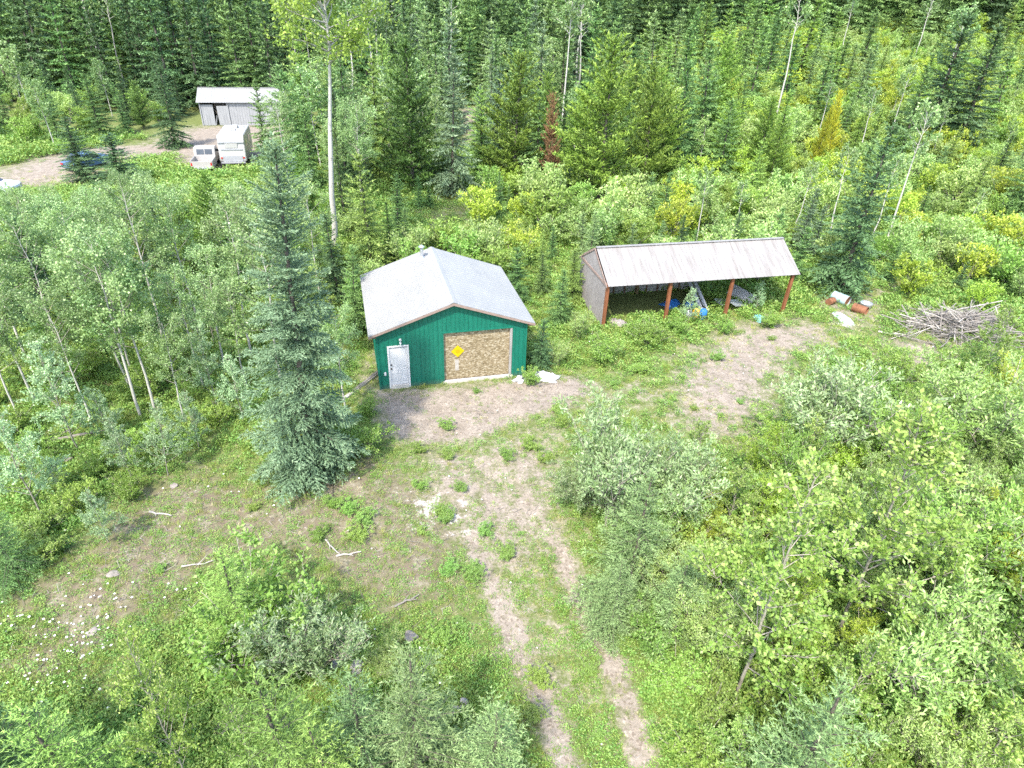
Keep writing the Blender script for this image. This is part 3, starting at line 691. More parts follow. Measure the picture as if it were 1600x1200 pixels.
    MB().tube([(lx, -0.06, DT+0.36), (lx, -0.14, DT+0.33), (lx, -0.16, DT+0.22)], [0.02, 0.035, 0.06], 10).build('lamp_head', 'galv', lp)
    MB().box(D0-0.24, D0-0.14, -0.06, -0.02, 0.72, 0.88).build('outlet_box', 'white_paint', g, 0.006)
    # boarded vehicle doorway
    bd = MB().box(B0, B1, 0.14, 0.18, 0.0, BT).build('vehicle_door_infill', 'brown_wood', g)
    xm = B0+1.52
    for x0, x1 in ((B0+0.02, xm-0.008), (xm+0.008, B1-0.10)):
        for z0, z1 in ((0.10, 0.52), (0.53, BT-0.02)):
            MB().box(x0, x1, 0.112, 0.138, z0, z1).build('strand_board_sheet', 'osb', bd)
    MB().box(xm-0.012, xm+0.012, 0.100, 0.111, 0.10, BT-0.02).build('joint_batten', 'osb', bd)
    MB().box(B0-0.03, B0+0.018, -0.03, 0.13, -0.02, BT).build('doorway_jamb', 'siding', g)
    MB().box(B1-0.095, B1+0.01, -0.02, 0.13, 0.0, BT-0.01).build('doorway_jamb', 'grey_board', g)
    MB().box(B0-0.03, B1+0.02, -0.034, 0.13, BT+0.002, BT+0.07).build('doorway_head', 'siding', g)
    MB().box(B0-0.05, B1+0.08, -0.07, 0.10, -0.1, 0.08).build('doorway_sill', 'concrete', g)
    MB().box(B0+0.55, B0+0.72, 0.106, 0.1115, 0.55, 1.12).build('pale_smear', 'pale_wood', bd)
    # flue pipe
    fx, fy = W/2-0.62, L-0.75; fz = zr - 0.62*sl
    fl = MB().tube([(fx, fy, fz-0.1), (fx, fy, fz+0.55)], 0.075, 12).build('flue_pipe', 'galv', g)
    MB().tube([(fx, fy, fz-0.06), (fx, fy, fz+0.12)], [0.22, 0.09], 12).build('flue_flashing', 'galv', fl)
    MB().tube([(fx, fy, fz+0.60), (fx, fy, fz+0.64), (fx, fy, fz+0.72)], [0.15, 0.15, 0.03], 12).build('flue_cap', 'galv', fl)
    for a in (0, 2.1, 4.2): MB().bar((fx+0.07*math.cos(a), fy+0.07*math.sin(a), fz+0.5), (fx+0.1*math.cos(a), fy+0.1*math.sin(a), fz+0.61), 0.015).build('cap_strut', 'galv', fl)
    # warning sign on the boards: a thing of its own
    c, s = math.cos(GAR[2]), math.sin(GAR[2])
    lx, ly = B0+0.68, 0.085
    sg = thing('diamond_sign', 'yellow diamond sign fixed to the boarded garage doorway', 'sign', (GAR[0]+c*lx-s*ly, GAR[1]+s*lx+c*ly, 1.57), GAR[2])
    r = 0.31
    MB().prism([(-r, 0), (0, -r), (r, 0), (0, r)], 0.0, 0.012).build('sign_plate', 'sign_yellow', sg)
    MB().tube([(0, -0.001, 0), (0, -0.006, 0)], 0.10, 20).build('sign_mark', 'sign_mark', sg)
build_garage()

# ------------------------------------------------------------------ open-fronted pole shed
def build_shed():
    L, D, H0, HR = 11.1, 4.15, 2.62, 3.80
    s = thing('pole_shed', 'long open-fronted pole shed with white metal roof and red-brown posts', 'shed', (SHED[0], SHED[1], 0), SHED[2])
    sl = (HR-H0)/(D/2); ang = math.atan(sl); so = 0.25; wid = (D/2+so)/math.cos(ang)
    oe = 0.12
    for sgn in (-1, 1):
        ribbed_sheet('roof_slope', 'shed_roof', s, (-0.04, D/2, HR+0.06), (1, 0, 0), (0, sgn*math.cos(ang), -math.sin(ang)), (0, sgn*math.sin(ang), math.cos(ang)), L+oe+0.3, wid, 0.24, 0.03, 0.022)
    MB().bar((-0.05, D/2, HR+0.082), (L+oe+0.28, D/2, HR+0.082), 0.22, 0.02).build('ridge_cap', 'shed_roof', s)
    for i, x in enumerate((0.0, L/3, 2*L/3, L)):
        lean = (0.04, -0.03, 0.02, 0.10)[i]
        MB().bar((x, 0, -0.2), (x+lean, 0.0, H0-0.02), 0.17, 0.17).build('front_post', 'rust_wood', s, 0.01)
        MB().bar((x, D, -0.2), (x, D, H0-0.02), 0.15, 0.15).build('back_post', 'brown_wood', s)
    MB().bar((-0.1, 0, H0-0.06), (L+0.2, 0, H0-0.06), 0.10, 0.18).build('front_beam', 'brown_wood', s)
    MB().bar((-0.1, D, H0-0.06), (L+0.2, D, H0-0.06), 0.10, 0.18).build('back_beam', 'brown_wood', s)
    for i in range(8):
        x = 0.06 + i*(L-0.1)/7
        for sgn in (-1, 1):
            MB().bar((x, D/2, HR-0.02), (x, D/2+sgn*(D/2+0.15), HR-0.02-sl*(D/2+0.15)), 0.05, 0.12).build('rafter', 'brown_wood', s)
        MB().bar((x+0.06, 0, H0-0.02), (x+0.06, D, H0-0.02), 0.04, 0.13).build('tie_beam', 'brown_wood', s)
    # end wall: weathered strand-board sheets, brown plate and rakes
    for k in range(4):
        y0, y1 = k*D/4+0.008, (k+1)*D/4-0.008
        MB().box(-0.105, -0.09, y0, y1, 0.02 + (0.06 if k == 1 else 0.0), H0-0.12).build('end_wall_sheet', 'grey_osb', s)
    MB().add([(-0.105, 0.05, H0), (-0.105, D-0.02, H0), (-0.105, D/2, HR-0.03), (-0.09, 0.05, H0), (-0.09, D-0.02, H0), (-0.09, D/2, HR-0.03)],
             [(0, 1, 2), (5, 4, 3), (0, 3, 4, 1), (1, 4, 5, 2), (2, 5, 3, 0)]).build('gable_sheet', 'grey_osb', s)
    MB().bar((-0.125, -0.05, H0-0.05), (-0.125, D+0.05, H0-0.05), 0.035, 0.13).build('wall_plate', 'fascia', s)
    for sgn in (-1, 1):
        MB().bar((-0.13, D/2, HR+0.0), (-0.13, D/2+sgn*(D/2+so), HR-sl*(D/2+so)+0.0), 0.03, 0.12).build('rake_board', 'fascia', s)
    for y in (0.04, D/2, D-0.04): MB().bar((-0.05, y, 0), (-0.05, y, H0-0.1), 0.07, 0.07).build('stud', 'brown_wood', s)
    # back wall boards with studs, open towards the right end
    n = 11
    for k in range(n):
        x0 = k*0.72+0.02
        MB().box(x0, x0+0.70, D+0.08, D+0.10, 0.03+0.02*(k % 3), H0-0.16).build('back_wall_panel', 'grey_board', s)
        MB().box(x0-0.03, x0+0.03, D-0.02, D+0.078, 0.0, H0-0.16).build('stud', 'brown_wood', s)
    for z in (0.95, 1.9): MB().box(0.02, n*0.72, D-0.06, D-0.022, z, z+0.09).build('girt', 'brown_wood', s)
build_shed()
def shed_pt(u, v, z=0.0):
    c, s = math.cos(SHED[2]), math.sin(SHED[2]); return (SHED[0]+c*u-s*v, SHED[1]+s*u+c*v, z)
def shed_items():
    R = random.Random(5)
    # corrugated roofing sheets and channel lengths leaning inside
    for i, (u, v, du, dv, hh, lab) in enumerate(((6.5, 1.0, -0.7, 2.2, 2.2, 'long galvanised channel leaning inside the shed, the inner of a pair'), (6.8, 0.9, -0.65, 2.2, 2.15, 'long galvanised channel leaning inside the shed, the outer of a pair'))):
        o = thing('metal_channel', lab, 'metal channel', shed_pt(u, v, 0), SHED[2])
        a = Vector((0, 0, 0.05)); b = Vector((du, dv, hh))
        MB().bar(a, b, 0.20, 0.012).build('channel_web', 'galv', o)
        for q in (-1, 1): MB().bar(a+Vector((q*0.10, 0, 0.03)), b+Vector((q*0.10, 0, 0.03)), 0.012, 0.07).build('channel_flange', 'galv', o)
    for i, (u, v, a, t, lab) in enumerate(((8.2, 1.6, 0.6, 0.35, 'bluish metal sheet lying tilted inside the shed'), (8.8, 1.1, 0.5, 0.25, 'bluish metal sheet lying lower in front of the tilted one'), (9.5, 1.9, -0.9, 0.8, 'pale metal sheet standing steeply at the back of the shed'))):
        o = thing('metal_sheet', lab, 'metal sheet', shed_pt(u, v, 0.25+0.12*i), SHED[2]+a)
        o.rotation_euler = (t, 0.25, SHED[2]+a)
        ribbed_sheet('sheet', 'galv', o, (-0.8, -0.35, 0), (0, 1, 0), (1, 0, 0), (0, 0, 1), 0.7, 1.6, 0.18, 0.03, 0.025)
    def jug(name, mat, lab, u, v, r, h):
        o = thing(name, lab, 'container', shed_pt(u, v, 0.0), R.uniform(0, 6))
        MB().tube([(0, 0, 0), (0, 0, h*0.05), (0, 0, h*0.75), (0, 0, h*0.9), (0, 0, h*0.92), (0, 0, h)], [r*0.9, r, r, r*0.6, r*0.3, r*0.3], 14).build('body', mat, o, smooth=True)
        MB().tube([(0, 0, h), (0, 0, h+0.06)], r*0.34, 10).build('cap', 'black', o)
        MB().tube([(r*0.3, 0, h*0.9), (r*0.8, 0, h*1.0), (r*0.95, 0, h*0.7)], 0.025, 6).build('handle', mat, o)
    jug('jug', 'yellow_plastic', 'yellow plastic drum in front of the shed opening', 5.75, 0.35, 0.20, 0.62)
    jug('jug', 'blue_plastic', 'blue plastic drum beside the yellow drum at the shed', 6.1, 0.15, 0.21, 0.68)
    jug('jug', 'tarp', 'white plastic drum beside the yellow drum at the shed', 5.35, 0.42, 0.19, 0.5)
    jug('jug', 'blue_plastic', 'blue drum in the shade behind the yellow drum', 5.9, 1.5, 0.26, 0.5)
    jug('jug', 'blue_plastic', 'small blue drum deep in the shade of the shed', 4.6, 1.6, 0.2, 0.4)
    def crumpled(name, mat, lab, cat, x, y, sx, sy, sz, seed):
        r = np.random.default_rng(seed); n = 15
        u, v = np.meshgrid(np.linspace(-1, 1, n), np.linspace(-1, 1, n))
        rad = np.hypot(u, v); z = np.clip(1-rad**2.2, 0, 1)*sz*(0.6+0.5*r.random((n, n)))
        k = 1+0.18*np.sin(3*np.arctan2(v, u)+seed)
        V = np.column_stack([(u*sx*k+r.normal(0, 0.03, (n, n))).ravel(), (v*sy*k+r.normal(0, 0.03, (n, n))).ravel(), (z+0.02).ravel()])
        i = np.arange((n-1)*(n-1)); a = (i//(n-1))*n+i % (n-1); F = np.stack([a, a+1, a+1+n, a+n], 1)
        o = link(bpy.data.objects.new(name, mesh_np(name, V, [(F, 0)], [M[mat]])))
        md = o.modifiers.new('thickness', 'SOLIDIFY'); md.thickness = 0.01
        o.location = (x, y, gz(x, y)); o.rotation_euler = (0, 0, seed)
        return tag(o, lab, cat)
    crumpled('plastic_tarp', 'tarp', 'crumpled white tarp on the ground right of the garage', 'tarp', *SPOTS['tarp'], 0.62, 0.36, 0.32, 3)
    crumpled('plastic_bag', 'tarp', 'small white bag at the right front corner of the garage', 'bag', *SPOTS['bag'], 0.26, 0.22, 0.26, 4)
    crumpled('plastic_tarp', 'teal_plastic', 'teal plastic heap on the ground before the shed end post', 'tarp', *shed_pt(9.4, -0.5)[:2], 0.42, 0.3, 0.25, 5)
    crumpled('plastic_tarp', 'grey_osb', 'pale rag heap on the ground inside the shed by its end wall', 'tarp', *shed_pt(1.0, 0.3)[:2], 0.6, 0.35, 0.3, 6)
    crumpled('plastic_tarp', 'blue_plastic', 'blue tarp heap in the dark of the shed behind the drums', 'tarp', *shed_pt(5.2, 2.3)[:2], 0.6, 0.4, 0.3, 7)
    crumpled('plastic_sheet', 'pale_sheet', 'pale blue plastic sheet crumpled below the rusty barrels', 'sheet', *SPOTS['sheet'], 0.85, 0.36, 0.25, 8)
    crumpled('rag_heap', 'pale_wood', 'whitish rag lying below the pale blue sheet', 'rag', SPOTS['sheet'][0]-0.25, SPOTS['sheet'][1]-0.75, 0.45, 0.22, 0.12, 9)
    def barrel(lab, x, y, rz, mat, rimm, L=0.88, r=0.29):
        o = thing('steel_barrel', lab, 'barrel', (x, y, gz(x, y)+r), rz)
        MB().tube([(-L/2, 0, 0), (-L*0.17, 0, 0), (-L*0.16, 0, 0), (-L*0.14, 0, 0), (L*0.15, 0, 0), (L*0.17, 0, 0), (L*0.19, 0, 0), (L/2, 0, 0)], [r, r, r*1.04, r, r, r*1.04, r, r], 20, caps=False).build('barrel_body', mat, o, smooth=True)
        MB().tube([(-L/2, 0, 0), (-L/2+0.01, 0, 0)], r, 20).build('barrel_end', rimm, o)
        MB().tube([(L/2-0.10, 0, 0), (L/2-0.09, 0, 0)], r*0.98, 20).build('barrel_end', 'rust', o)
        MB().tube([(L/2-0.02, 0, 0), (L/2+0.015, 0, 0)], [r*1.02, r*1.02], 20, caps=False).build('barrel_rim', 'rust', o)
    bx, by = SPOTS['barrel_a']; barrel('faded blue barrel with rusty open end, lying by the tall shed spruce', bx, by, -0.95, 'barrel_blue', 'barrel_blue', 1.0, 0.31)
    bx, by = SPOTS['barrel_b']; barrel('rust-orange barrel lying below the faded blue barrel', bx+0.5, by+0.1, -0.8, 'rust', 'rust', 0.8, 0.26)
    bx, by = SPOTS['barrel_c']; barrel('small rusty drum left of the faded blue barrel', bx, by, 0.6, 'rust', 'rust', 0.5, 0.2)
    bx, by = SPOTS['bucket']
    o = thing('wash_tub', 'pale grey tub lying right of the rusty barrels', 'tub', (bx, by, gz(bx, by)), 0.4)
    MB().tube([(0, 0, 0), (0, 0, 0.34)], [0.26, 0.36], 18, caps=False).build('tub_wall', 'galv', o, smooth=True)
    MB().tube([(0, 0, 0.01), (0, 0, 0.02)], 0.255, 18).build('tub_bottom', 'galv', o)
    MB().tube([(0, 0, 0.33), (0, 0, 0.36)], 0.37, 18, caps=False).build('tub_rim', 'galv', o)
shed_items()

# ------------------------------------------------------------------ far buildings and vehicles
def build_far_shed():
    x0, y0 = SPOTS['farshed_l']; x1, y1 = SPOTS['farshed_r']
    rz = math.atan2(y1-y0, x1-x0)*0.45; L = 9.6; D = 4.5; H0 = 2.75; HR = 3.9
    s = thing('plank_shed', 'far white-roofed shed with faded plank front beside the gravel yard', 'shed', (x0, y0, 0), rz)
    sl = (HR-H0)/(D/2); ang = math.atan(sl); wid = (D/2+0.3)/math.cos(ang)
    for sgn in (-1, 1):
        ribbed_sheet('roof_slope', 'white_roof', s, (-0.3, D/2, HR), (1, 0, 0), (0, sgn*math.cos(ang), -math.sin(ang)), (0, sgn*math.sin(ang), math.cos(ang)), L+0.6, wid, 0.3, 0.03, 0.02)
    MB().bar((-0.3, D/2-0.02, HR+0.01), (L+0.3, D/2-0.02, HR+0.01), 0.25, 0.03).build('ridge_cap', 'white_roof', s)
    k = 0; x = 0.0
    while x < L-0.1:
        w = 0.29
        if x < 1.3 or x >= 3.1:
            top = H0-0.42 if x < 1.5 else H0-0.10
            MB().box(x, x+w-0.015, 0, 0.03, 0.0, top).build('plank', 'white_board', s)
        x += w; k += 1
    MB().bar((0.0, -0.03, 0), (0.0, -0.03, H0-0.08), 0.12).build('post', 'white_board', s)
    MB().bar((3.1, -0.03, 0), (3.1, -0.03, H0-0.08), 0.14).build('post', 'white_board', s)
    dr = MB().box(0, 1.25, -0.02, 0.02, 0.0, 2.2).build('sliding_door', 'white_board', s); dr.location = (1.85, 0.10, 0.0); dr.rotation_euler = (0.06, 0, -0.05)
    MB().box(0, 0.03, 0.03, D, 0, H0-0.05).build('end_wall', 'grey_board', s)
    MB().box(L-0.03, L, 0.03, D, 0, H0-0.05).build('end_wall', 'grey_board', s)
    MB().box(0, L, D-0.03, D, 0, H0-0.05).build('back_wall', 'grey_board', s)
    MB().bar((1.55, -0.4, 0.1), (1.75, -0.05, 1.1), 0.05).build('leaning_board', 'white_board', s)
build_far_shed()
def wheel(parent, x, y, r, w):
    t = MB().tube([(x, y-w/2, r), (x, y+w/2, r)], r, 18).build('wheel', 'rubber', parent)
    MB().tube([(x, y-w/2-0.01, r), (x, y+w/2+0.01, r)], r*0.55, 14).build('rim', 'galv', t)
def build_trailer():
    x, y = SPOTS['trailer']
    t = thing('travel_trailer', 'white travel trailer parked in front of the far shed', 'trailer', (x, y, 0), math.radians(104))
    # local x runs forward (away), rear end at x = 0
    L, W2, Z0, Z1 = 6.0, 1.18, 0.55, 2.85
    prof = [(0.05, Z0), (0.0, Z0+0.2), (0.12, Z0+1.2), (0.30, Z1-0.15), (0.45, Z1), (L-0.5, Z1), (L-0.1, Z1-0.5), (L, Z0+0.9), (L-0.3, Z0)]
    MB().prism(prof, -W2, W2).build('trailer_body', 'rv_white', t, 0.04)
    MB().box(0.055, 0.075, -W2+0.12, W2-0.12, Z0+0.02, Z0+0.06).build('skirt', 'rv_grey', t)
    m = Matrix.Rotation(math.radians(7), 4, 'Y')
    MB().box(-0.03, 0.02, -W2+0.3, W2-0.3, Z0+0.02, Z0+0.55).build('rear_panel', 'rv_grey', t)
    MB().box(0.05, 0.16, -W2+0.2, W2-0.2, Z0+1.05, Z0+1.16).build('trim_strip', 'rv_grey', t)
    MB().box(0.10, 0.22, -W2+0.02, W2-0.02, Z1-0.62, Z1-0.52).build('drip_rail', 'rv_grey', t)
    w = MB().box(0.085, 0.125, -0.55, 0.55, Z0+1.25, Z0+1.65).build('rear_window', 'rv_white', t)
    for s in (-1, 1):
        MB().box(-0.035, 0.03, s*(W2-0.20)-0.09, s*(W2-0.20)+0.09, Z0+0.30, Z0+0.42).build('tail_lamp', 'red_lamp', t)
        for q in (0, 1):
            MB().box(1.2+2.2*q, 2.2+2.2*q, s*W2-0.01, s*W2+0.012, Z0+1.1, Z0+1.7).build('side_window', 'glass', t)
        wheel(t, L*0.45, s*(W2-0.15), 0.34, 0.22)
    MB().bar((-0.12, -W2+0.1, 0.5), (-0.12, W2-0.1, 0.5), 0.12).build('bumper', 'rv_grey', t)
    MB().bar((0.4, 0, 0.48), (L+1.1, 0, 0.48), 0.14).build('frame_rail', 'black', t)
    MB().box(2.6, 3.1, -0.25, 0.25, Z1, Z1+0.10).build('roof_vent', 'rv_grey', t, 0.02)
    MB().box(3.8, 4.5, -0.30, 0.35, Z1, Z1+0.22).build('air_conditioner', 'rv_white', t, 0.04)
    MB().tube([(4.2, -0.85, Z1), (4.2, -0.85, Z1+0.15)], 0.07, 8).build('roof_pipe', 'rv_grey', t)
    MB().bar((L+0.8, 0, 0.0), (L+0.8, 0, 0.7), 0.08).build('jack', 'black', t)
build_trailer()
def build_pickup():
    x, y = SPOTS['truck']
    t = thing('pickup_truck', 'old cream-white pickup truck parked beside the travel trailer', 'truck', (x, y, 0), math.radians(104))
    W2 = 0.92   # local x forward, tailgate at 0
    MB().box(0.0, 2.2, -W2, W2, 0.55, 0.68).build('bed_floor', 'rv_cream', t)
    for s in (-1, 1):
        MB().prism([(0.0, 0.45), (2.2, 0.45), (2.2, 1.15), (0.0, 1.15)], s*W2-0.05, s*W2+0.05).build('bed_side', 'rv_cream', t, 0.02)
        MB().box(-0.03, 0.02, s*(W2-0.08)-0.07, s*(W2-0.08)+0.07, 0.75, 1.0).build('tail_lamp', 'red_lamp', t)
        for wx in (0.95, 4.0): wheel(t, wx, s*(W2-0.1), 0.36, 0.22)
    MB().box(-0.02, 0.05, -W2+0.05, W2-0.05, 0.50, 1.13).build('tailgate', 'rv_cream', t, 0.015)
    MB().box(-0.20, -0.06, -W2, W2, 0.48, 0.62).build('bumper', 'galv', t, 0.02)
    cab = MB().prism([(2.22, 0.5), (2.22, 1.2), (2.42, 1.78), (2.62, 1.86), (3.45, 1.84), (3.62, 1.76), (4.05, 1.22), (4.1, 0.5)], -W2, W2).build('cab', 'rv_cream', t, 0.035)
    mb = MB(); a = Vector((2.225, 0, 1.26)); b = Vector((2.385, 0, 1.70))
    for s in (-1, 1):
        MB().bar(a+Vector((0.0, s*0.36, 0)), b+Vector((0.0, s*0.36, 0)), 0.66, 0.03, (1, 0, 0)).build('rear_window', 'glass', cab)
        MB().prism([(2.5, 1.25), (2.55, 1.68), (3.5, 1.68), (3.85, 1.25)], s*W2-0.012, s*W2+0.012).build('side_window', 'glass', cab)
        MB().box(3.75, 3.9, s*(W2+0.12)-0.1, s*(W2+0.12)+0.1, 1.2, 1.4).build('mirror', 'black', cab)
    MB().bar((3.66, 0, 1.74), (4.02, 0, 1.26), 1.5, 0.03).build('windscreen', 'glass', cab)
    MB().prism([(4.1, 0.5), (4.1, 1.2), (5.1, 1.08), (5.22, 0.95), (5.22, 0.5)], -W2, W2).build('bonnet', 'rv_cream', t, 0.04)
build_pickup()
def build_car(lab, x, y, rz, paint):
    t = thing('parked_car', lab, 'car', (x, y, 0), rz)
    W2 = 0.86
    body = MB().prism([(-2.15, 0.35), (-2.2, 0.75), (-2.05, 0.92), (-1.3, 0.98), (1.0, 0.96), (1.95, 0.86), (2.15, 0.65), (2.1, 0.35)], -W2, W2).build('body', paint, t, 0.05)
    cab = MB().prism([(-1.75, 0.95), (-1.05, 1.42), (0.1, 1.45), (0.95, 0.95)], -W2+0.1, W2-0.1).build('cabin', paint, t, 0.05)
    for s in (-1, 1):
        MB().prism([(-1.45, 0.99), (-0.98, 1.35), (-0.42, 1.38), (-0.42, 0.99)], s*(W2-0.1)-0.012, s*(W2-0.1)+0.012).build('side_window', 'glass', cab)
        MB().prism([(-0.34, 0.99), (-0.34, 1.38), (0.08, 1.38), (0.68, 0.99)], s*(W2-0.1)-0.012, s*(W2-0.1)+0.012).build('side_window', 'glass', cab)
        MB().box(2.08, 2.17, s*0.6-0.15, s*0.6+0.15, 0.62, 0.76).build('headlight', 'galv', t)
        MB().box(-2.22, -2.14, s*0.62-0.14, s*0.62+0.14, 0.66, 0.80).build('tail_lamp', 'red_lamp', t)
        for wx in (-1.3, 1.3): wheel(t, wx, s*(W2-0.1), 0.31, 0.2)
    MB().bar((0.18, 0, 1.42), (0.92, 0, 0.99), 1.3, 0.03).build('windscreen', 'glass', cab)
    MB().bar((-1.13, 0, 1.39), (-1.70, 0, 1.0), 1.3, 0.03).build('rear_window', 'glass', cab)
build_car('blue car mostly hidden by a dark roadside spruce', SPOTS['car_blue'][0], SPOTS['car_blue'][1], 1.2, 'car_blue')
build_car('silver-blue car at the left edge beside the gravel road', SPOTS['car_left'][0], SPOTS['car_left'][1], 0.15, 'car_silver')

# ------------------------------------------------------------------ stones, sticks and the brush pile
def rock(lab, key, r, mat, flat=0.6):
    x, y = SPOTS[key]; rr = random.Random(key)
    bm = bmesh.new(); bmesh.ops.create_icosphere(bm, subdivisions=3, radius=1.0)
    ph = [rr.uniform(0, 6) for _ in range(6)]
    for v in bm.verts:
        c = v.co; k = 1+0.16*math.sin(2.3*c.x+ph[0])+0.14*math.sin(2.7*c.y+ph[1])+0.10*math.sin(4.1*c.z+3*c.x+ph[2])+0.05*math.sin(8*c.y+ph[3])
        v.co = Vector((c.x*r*1.25, c.y*r, c.z*r*flat))*k
        v.co.x = max(-r*1.0, v.co.x)
    me = bpy.data.meshes.new('stone'); bm.to_mesh(me); bm.free(); me.materials.append(M[mat])
    o = link(bpy.data.objects.new('stone', me)); o.location = (x, y, gz(x, y)+r*flat*0.35); o.rotation_euler = (0.1, 0.1, rr.uniform(0, 6))
    tag(o, lab, 'stone')
rock('dark grey stone by the twiggy bush, left of a pair', 'stone_a', 0.20, 'stone')
rock('dark grey stone by the twiggy bush, right of a pair', 'stone_b', 0.21, 'stone')
rock('brownish stone in the grass above the bottom spruces', 'stone_c', 0.20, 'stone_pale')
rock('small pale stone just right of the two dark stones', 'stone_d', 0.12, 'stone_pale')
rock('pale stone among the white flowers at lower left', 'rock_pale', 0.14, 'stone_pale', 0.4)
rock('pale stone at the upper edge of the flower patch', 'rock_e', 0.16, 'stone_pale', 0.35)
rock('broad flat stone beside the bottom cottonwood sapling', 'rock_f', 0.36, 'stone_pale', 0.3)
rock('flat pale stone on the mossy ground below the grove', 'rock_g', 0.13, 'stone_pale', 0.4)
rock('pale flat stone under the aspen saplings at the left', 'rock_h', 0.26, 'stone_pale', 0.35)
def stick(name, lab, cat, x, y, rz, L, r, mat, seed, forks=2, tilt=0.03):
    R = random.Random(seed)
    t = thing(name, lab, cat, (x, y, gz(x, y)+r), rz)
    pts = []; yy = 0.0
    for i in range(7):
        yy += R.uniform(-0.05, 0.05)*L; pts.append((-L/2+L*i/6, yy, tilt*L*i/6+R.uniform(0, 0.02)))
    MB().tube(pts, [r*(1-0.09*i) for i in range(7)], 7).build('stem', mat, t)
    for k in range(forks):
        p = Vector(pts[2+k % 4]); a = R.choice((-1, 1))*R.uniform(0.4, 0.9); l = L*R.uniform(0.2, 0.4)
        MB().tube([p, p+Vector((math.cos(a)*l*0.5, math.sin(a)*l*0.5, 0.03)), p+Vector((math.cos(a)*l, math.sin(a)*l*1.1, 0.06))], [r*0.6, r*0.45, r*0.2], 6).build('fork', mat, t)
stick('dead_branch', 'grey forked branch lying in the grass left of the wheel tracks', 'branch', *SPOTS['branch_a'], 0.5, 0.8, 0.035, 'grey_wood', 1, 3, 0.12)
stick('fallen_log', 'fallen grey log under the aspens at the left', 'log', *SPOTS['log_a'], 0.35, 3.2, 0.10, 'grey_wood', 2, 1)
stick('dead_branch', 'pale branch lying across the mossy ground', 'branch', *SPOTS['log_b'], 0.3, 1.0, 0.03, 'pale_wood', 3)
stick('dead_branch', 'short bleached branch at the upper edge of the mossy ground', 'branch', *SPOTS['stick_a'], -0.2, 0.9, 0.04, 'pale_wood', 4, 1)
stick('dead_branch', 'bleached branch below the low green patch, nearer the tracks', 'branch', *SPOTS['stick_b'], 0.2, 0.8, 0.04, 'pale_wood', 5, 2)
stick('dead_branch', 'bleached branch slanting below the low green patch', 'branch', *SPOTS['stick_c'], -0.7, 0.9, 0.03, 'pale_wood', 6, 1)
stick('dead_branch', 'bent pale stick at the lower end of the flower patch', 'branch', *SPOTS['stick_d'], 2.0, 0.7, 0.025, 'pale_wood', 7, 1)
stick('dead_branch', 'broken pale branch lying before the brush pile', 'branch', *SPOTS['stick_e'], -0.2, 1.6, 0.06, 'pale_wood', 8, 2)
pl = thing('timber_plank', 'weathered plank lying along the left side of the garage', 'plank', (SPOTS['plank'][0], SPOTS['plank'][1], gz(*SPOTS['plank'])+0.06), 1.15)
MB().box(-1.7, 1.7, -0.09, 0.09, -0.05, 0.05).build('board', 'pale_wood', pl, 0.01)
MB().box(-0.9, 1.5, -0.06, 0.06, 0.055, 0.09).build('board', 'grey_wood', pl, 0.008)
def rubble_heap():
    x, y = SPOTS['white_rubble']; R = random.Random(8)
    t = thing('rubble_heap', 'small heap of whitish rubble between the bottom spruces', 'rubble', (x, y, gz(x, y)))
    for k in range(9):
        r = R.uniform(0.06, 0.13); a = R.uniform(0, 6); d = R.uniform(0, 0.26)
        bm = bmesh.new(); bmesh.ops.create_icosphere(bm, subdivisions=1, radius=r)
        for v in bm.verts: v.co *= R.uniform(0.7, 1.2)
        me = bpy.data.meshes.new('rubble_piece'); bm.to_mesh(me); bm.free(); me.materials.append(M['pale_wood'])
        o = link(bpy.data.objects.new('rubble_piece', me), t); o.location = (math.cos(a)*d, math.sin(a)*d, r*0.5)
rubble_heap()
def brush_pile():
    x, y = SPOTS['brush']; R = random.Random(11)
    t = thing('brush_pile', 'grey heap of cut brush and dead branches on the right', 'brush pile', (x, y, 0), 0.25)
    me_list = []
    for k in range(6):
        mb = MB(); L = 1.0; p = []; yy = zz = 0
        for i in range(5):
            yy += R.uniform(-0.04, 0.04); zz += R.uniform(-0.03, 0.03); p.append((-0.5+i*0.25, yy, zz))
        mb.tube(p, [0.016, 0.015, 0.013, 0.010, 0.005], 5)
        for q in range(3):
            b = Vector(p[1+q]); mb.tube([b, b+Vector((0.22, R.uniform(-0.15, 0.15), R.uniform(-0.05, 0.1)))], [0.009, 0.003], 4)
        o = mb.build('branch', R.choice(('grey_wood', 'grey_wood', 'pale_wood')), t); me_list.append(o.data)
        o.location = (R.uniform(-1, 1), R.uniform(-0.6, 0.6), 0.4)
        o.scale = (2.4, 2, 2)
    for k in range(290):
        o = link(bpy.data.objects.new('branch', R.choice(me_list)), t)
        u, v = R.gauss(0.2, 1.75), R.gauss(0, 0.95)
        hh = 0.95*math.exp(-(u/2.6)**2-(v/1.3)**2)
        o.location = (u, v, R.uniform(0.03, 0.1)+hh*R.uniform(0.3, 1.0))
        s = R.uniform(1.2, 3.2); o.scale = (s, s*0.75, s*0.75)
        o.rotation_euler = (R.uniform(0, 6), R.gauss(0, 0.3), R.gauss(0.0, 0.8)+(math.pi if R.random() < 0.5 else 0))
    a, b = SPOTS['pole0'], SPOTS['pole1']
    p = thing('long_pole', 'long bleached pole lying across the brush pile', 'pole', (a[0], a[1], 0.05))
    d = Vector((b[0]-a[0], b[1]-a[1], 0.75)); d.length
    MB().tube([(0, 0, 0), d*0.5+Vector((0, 0.04, 0.05)), d], [0.06, 0.05, 0.03], 8).build('shaft', 'pale_wood', p)
    MB().tube([d*0.7, d*0.7+Vector((0.3, 0.15, 0.12))], [0.02, 0.008], 5).build('side_branch', 'pale_wood', p)
brush_pile()

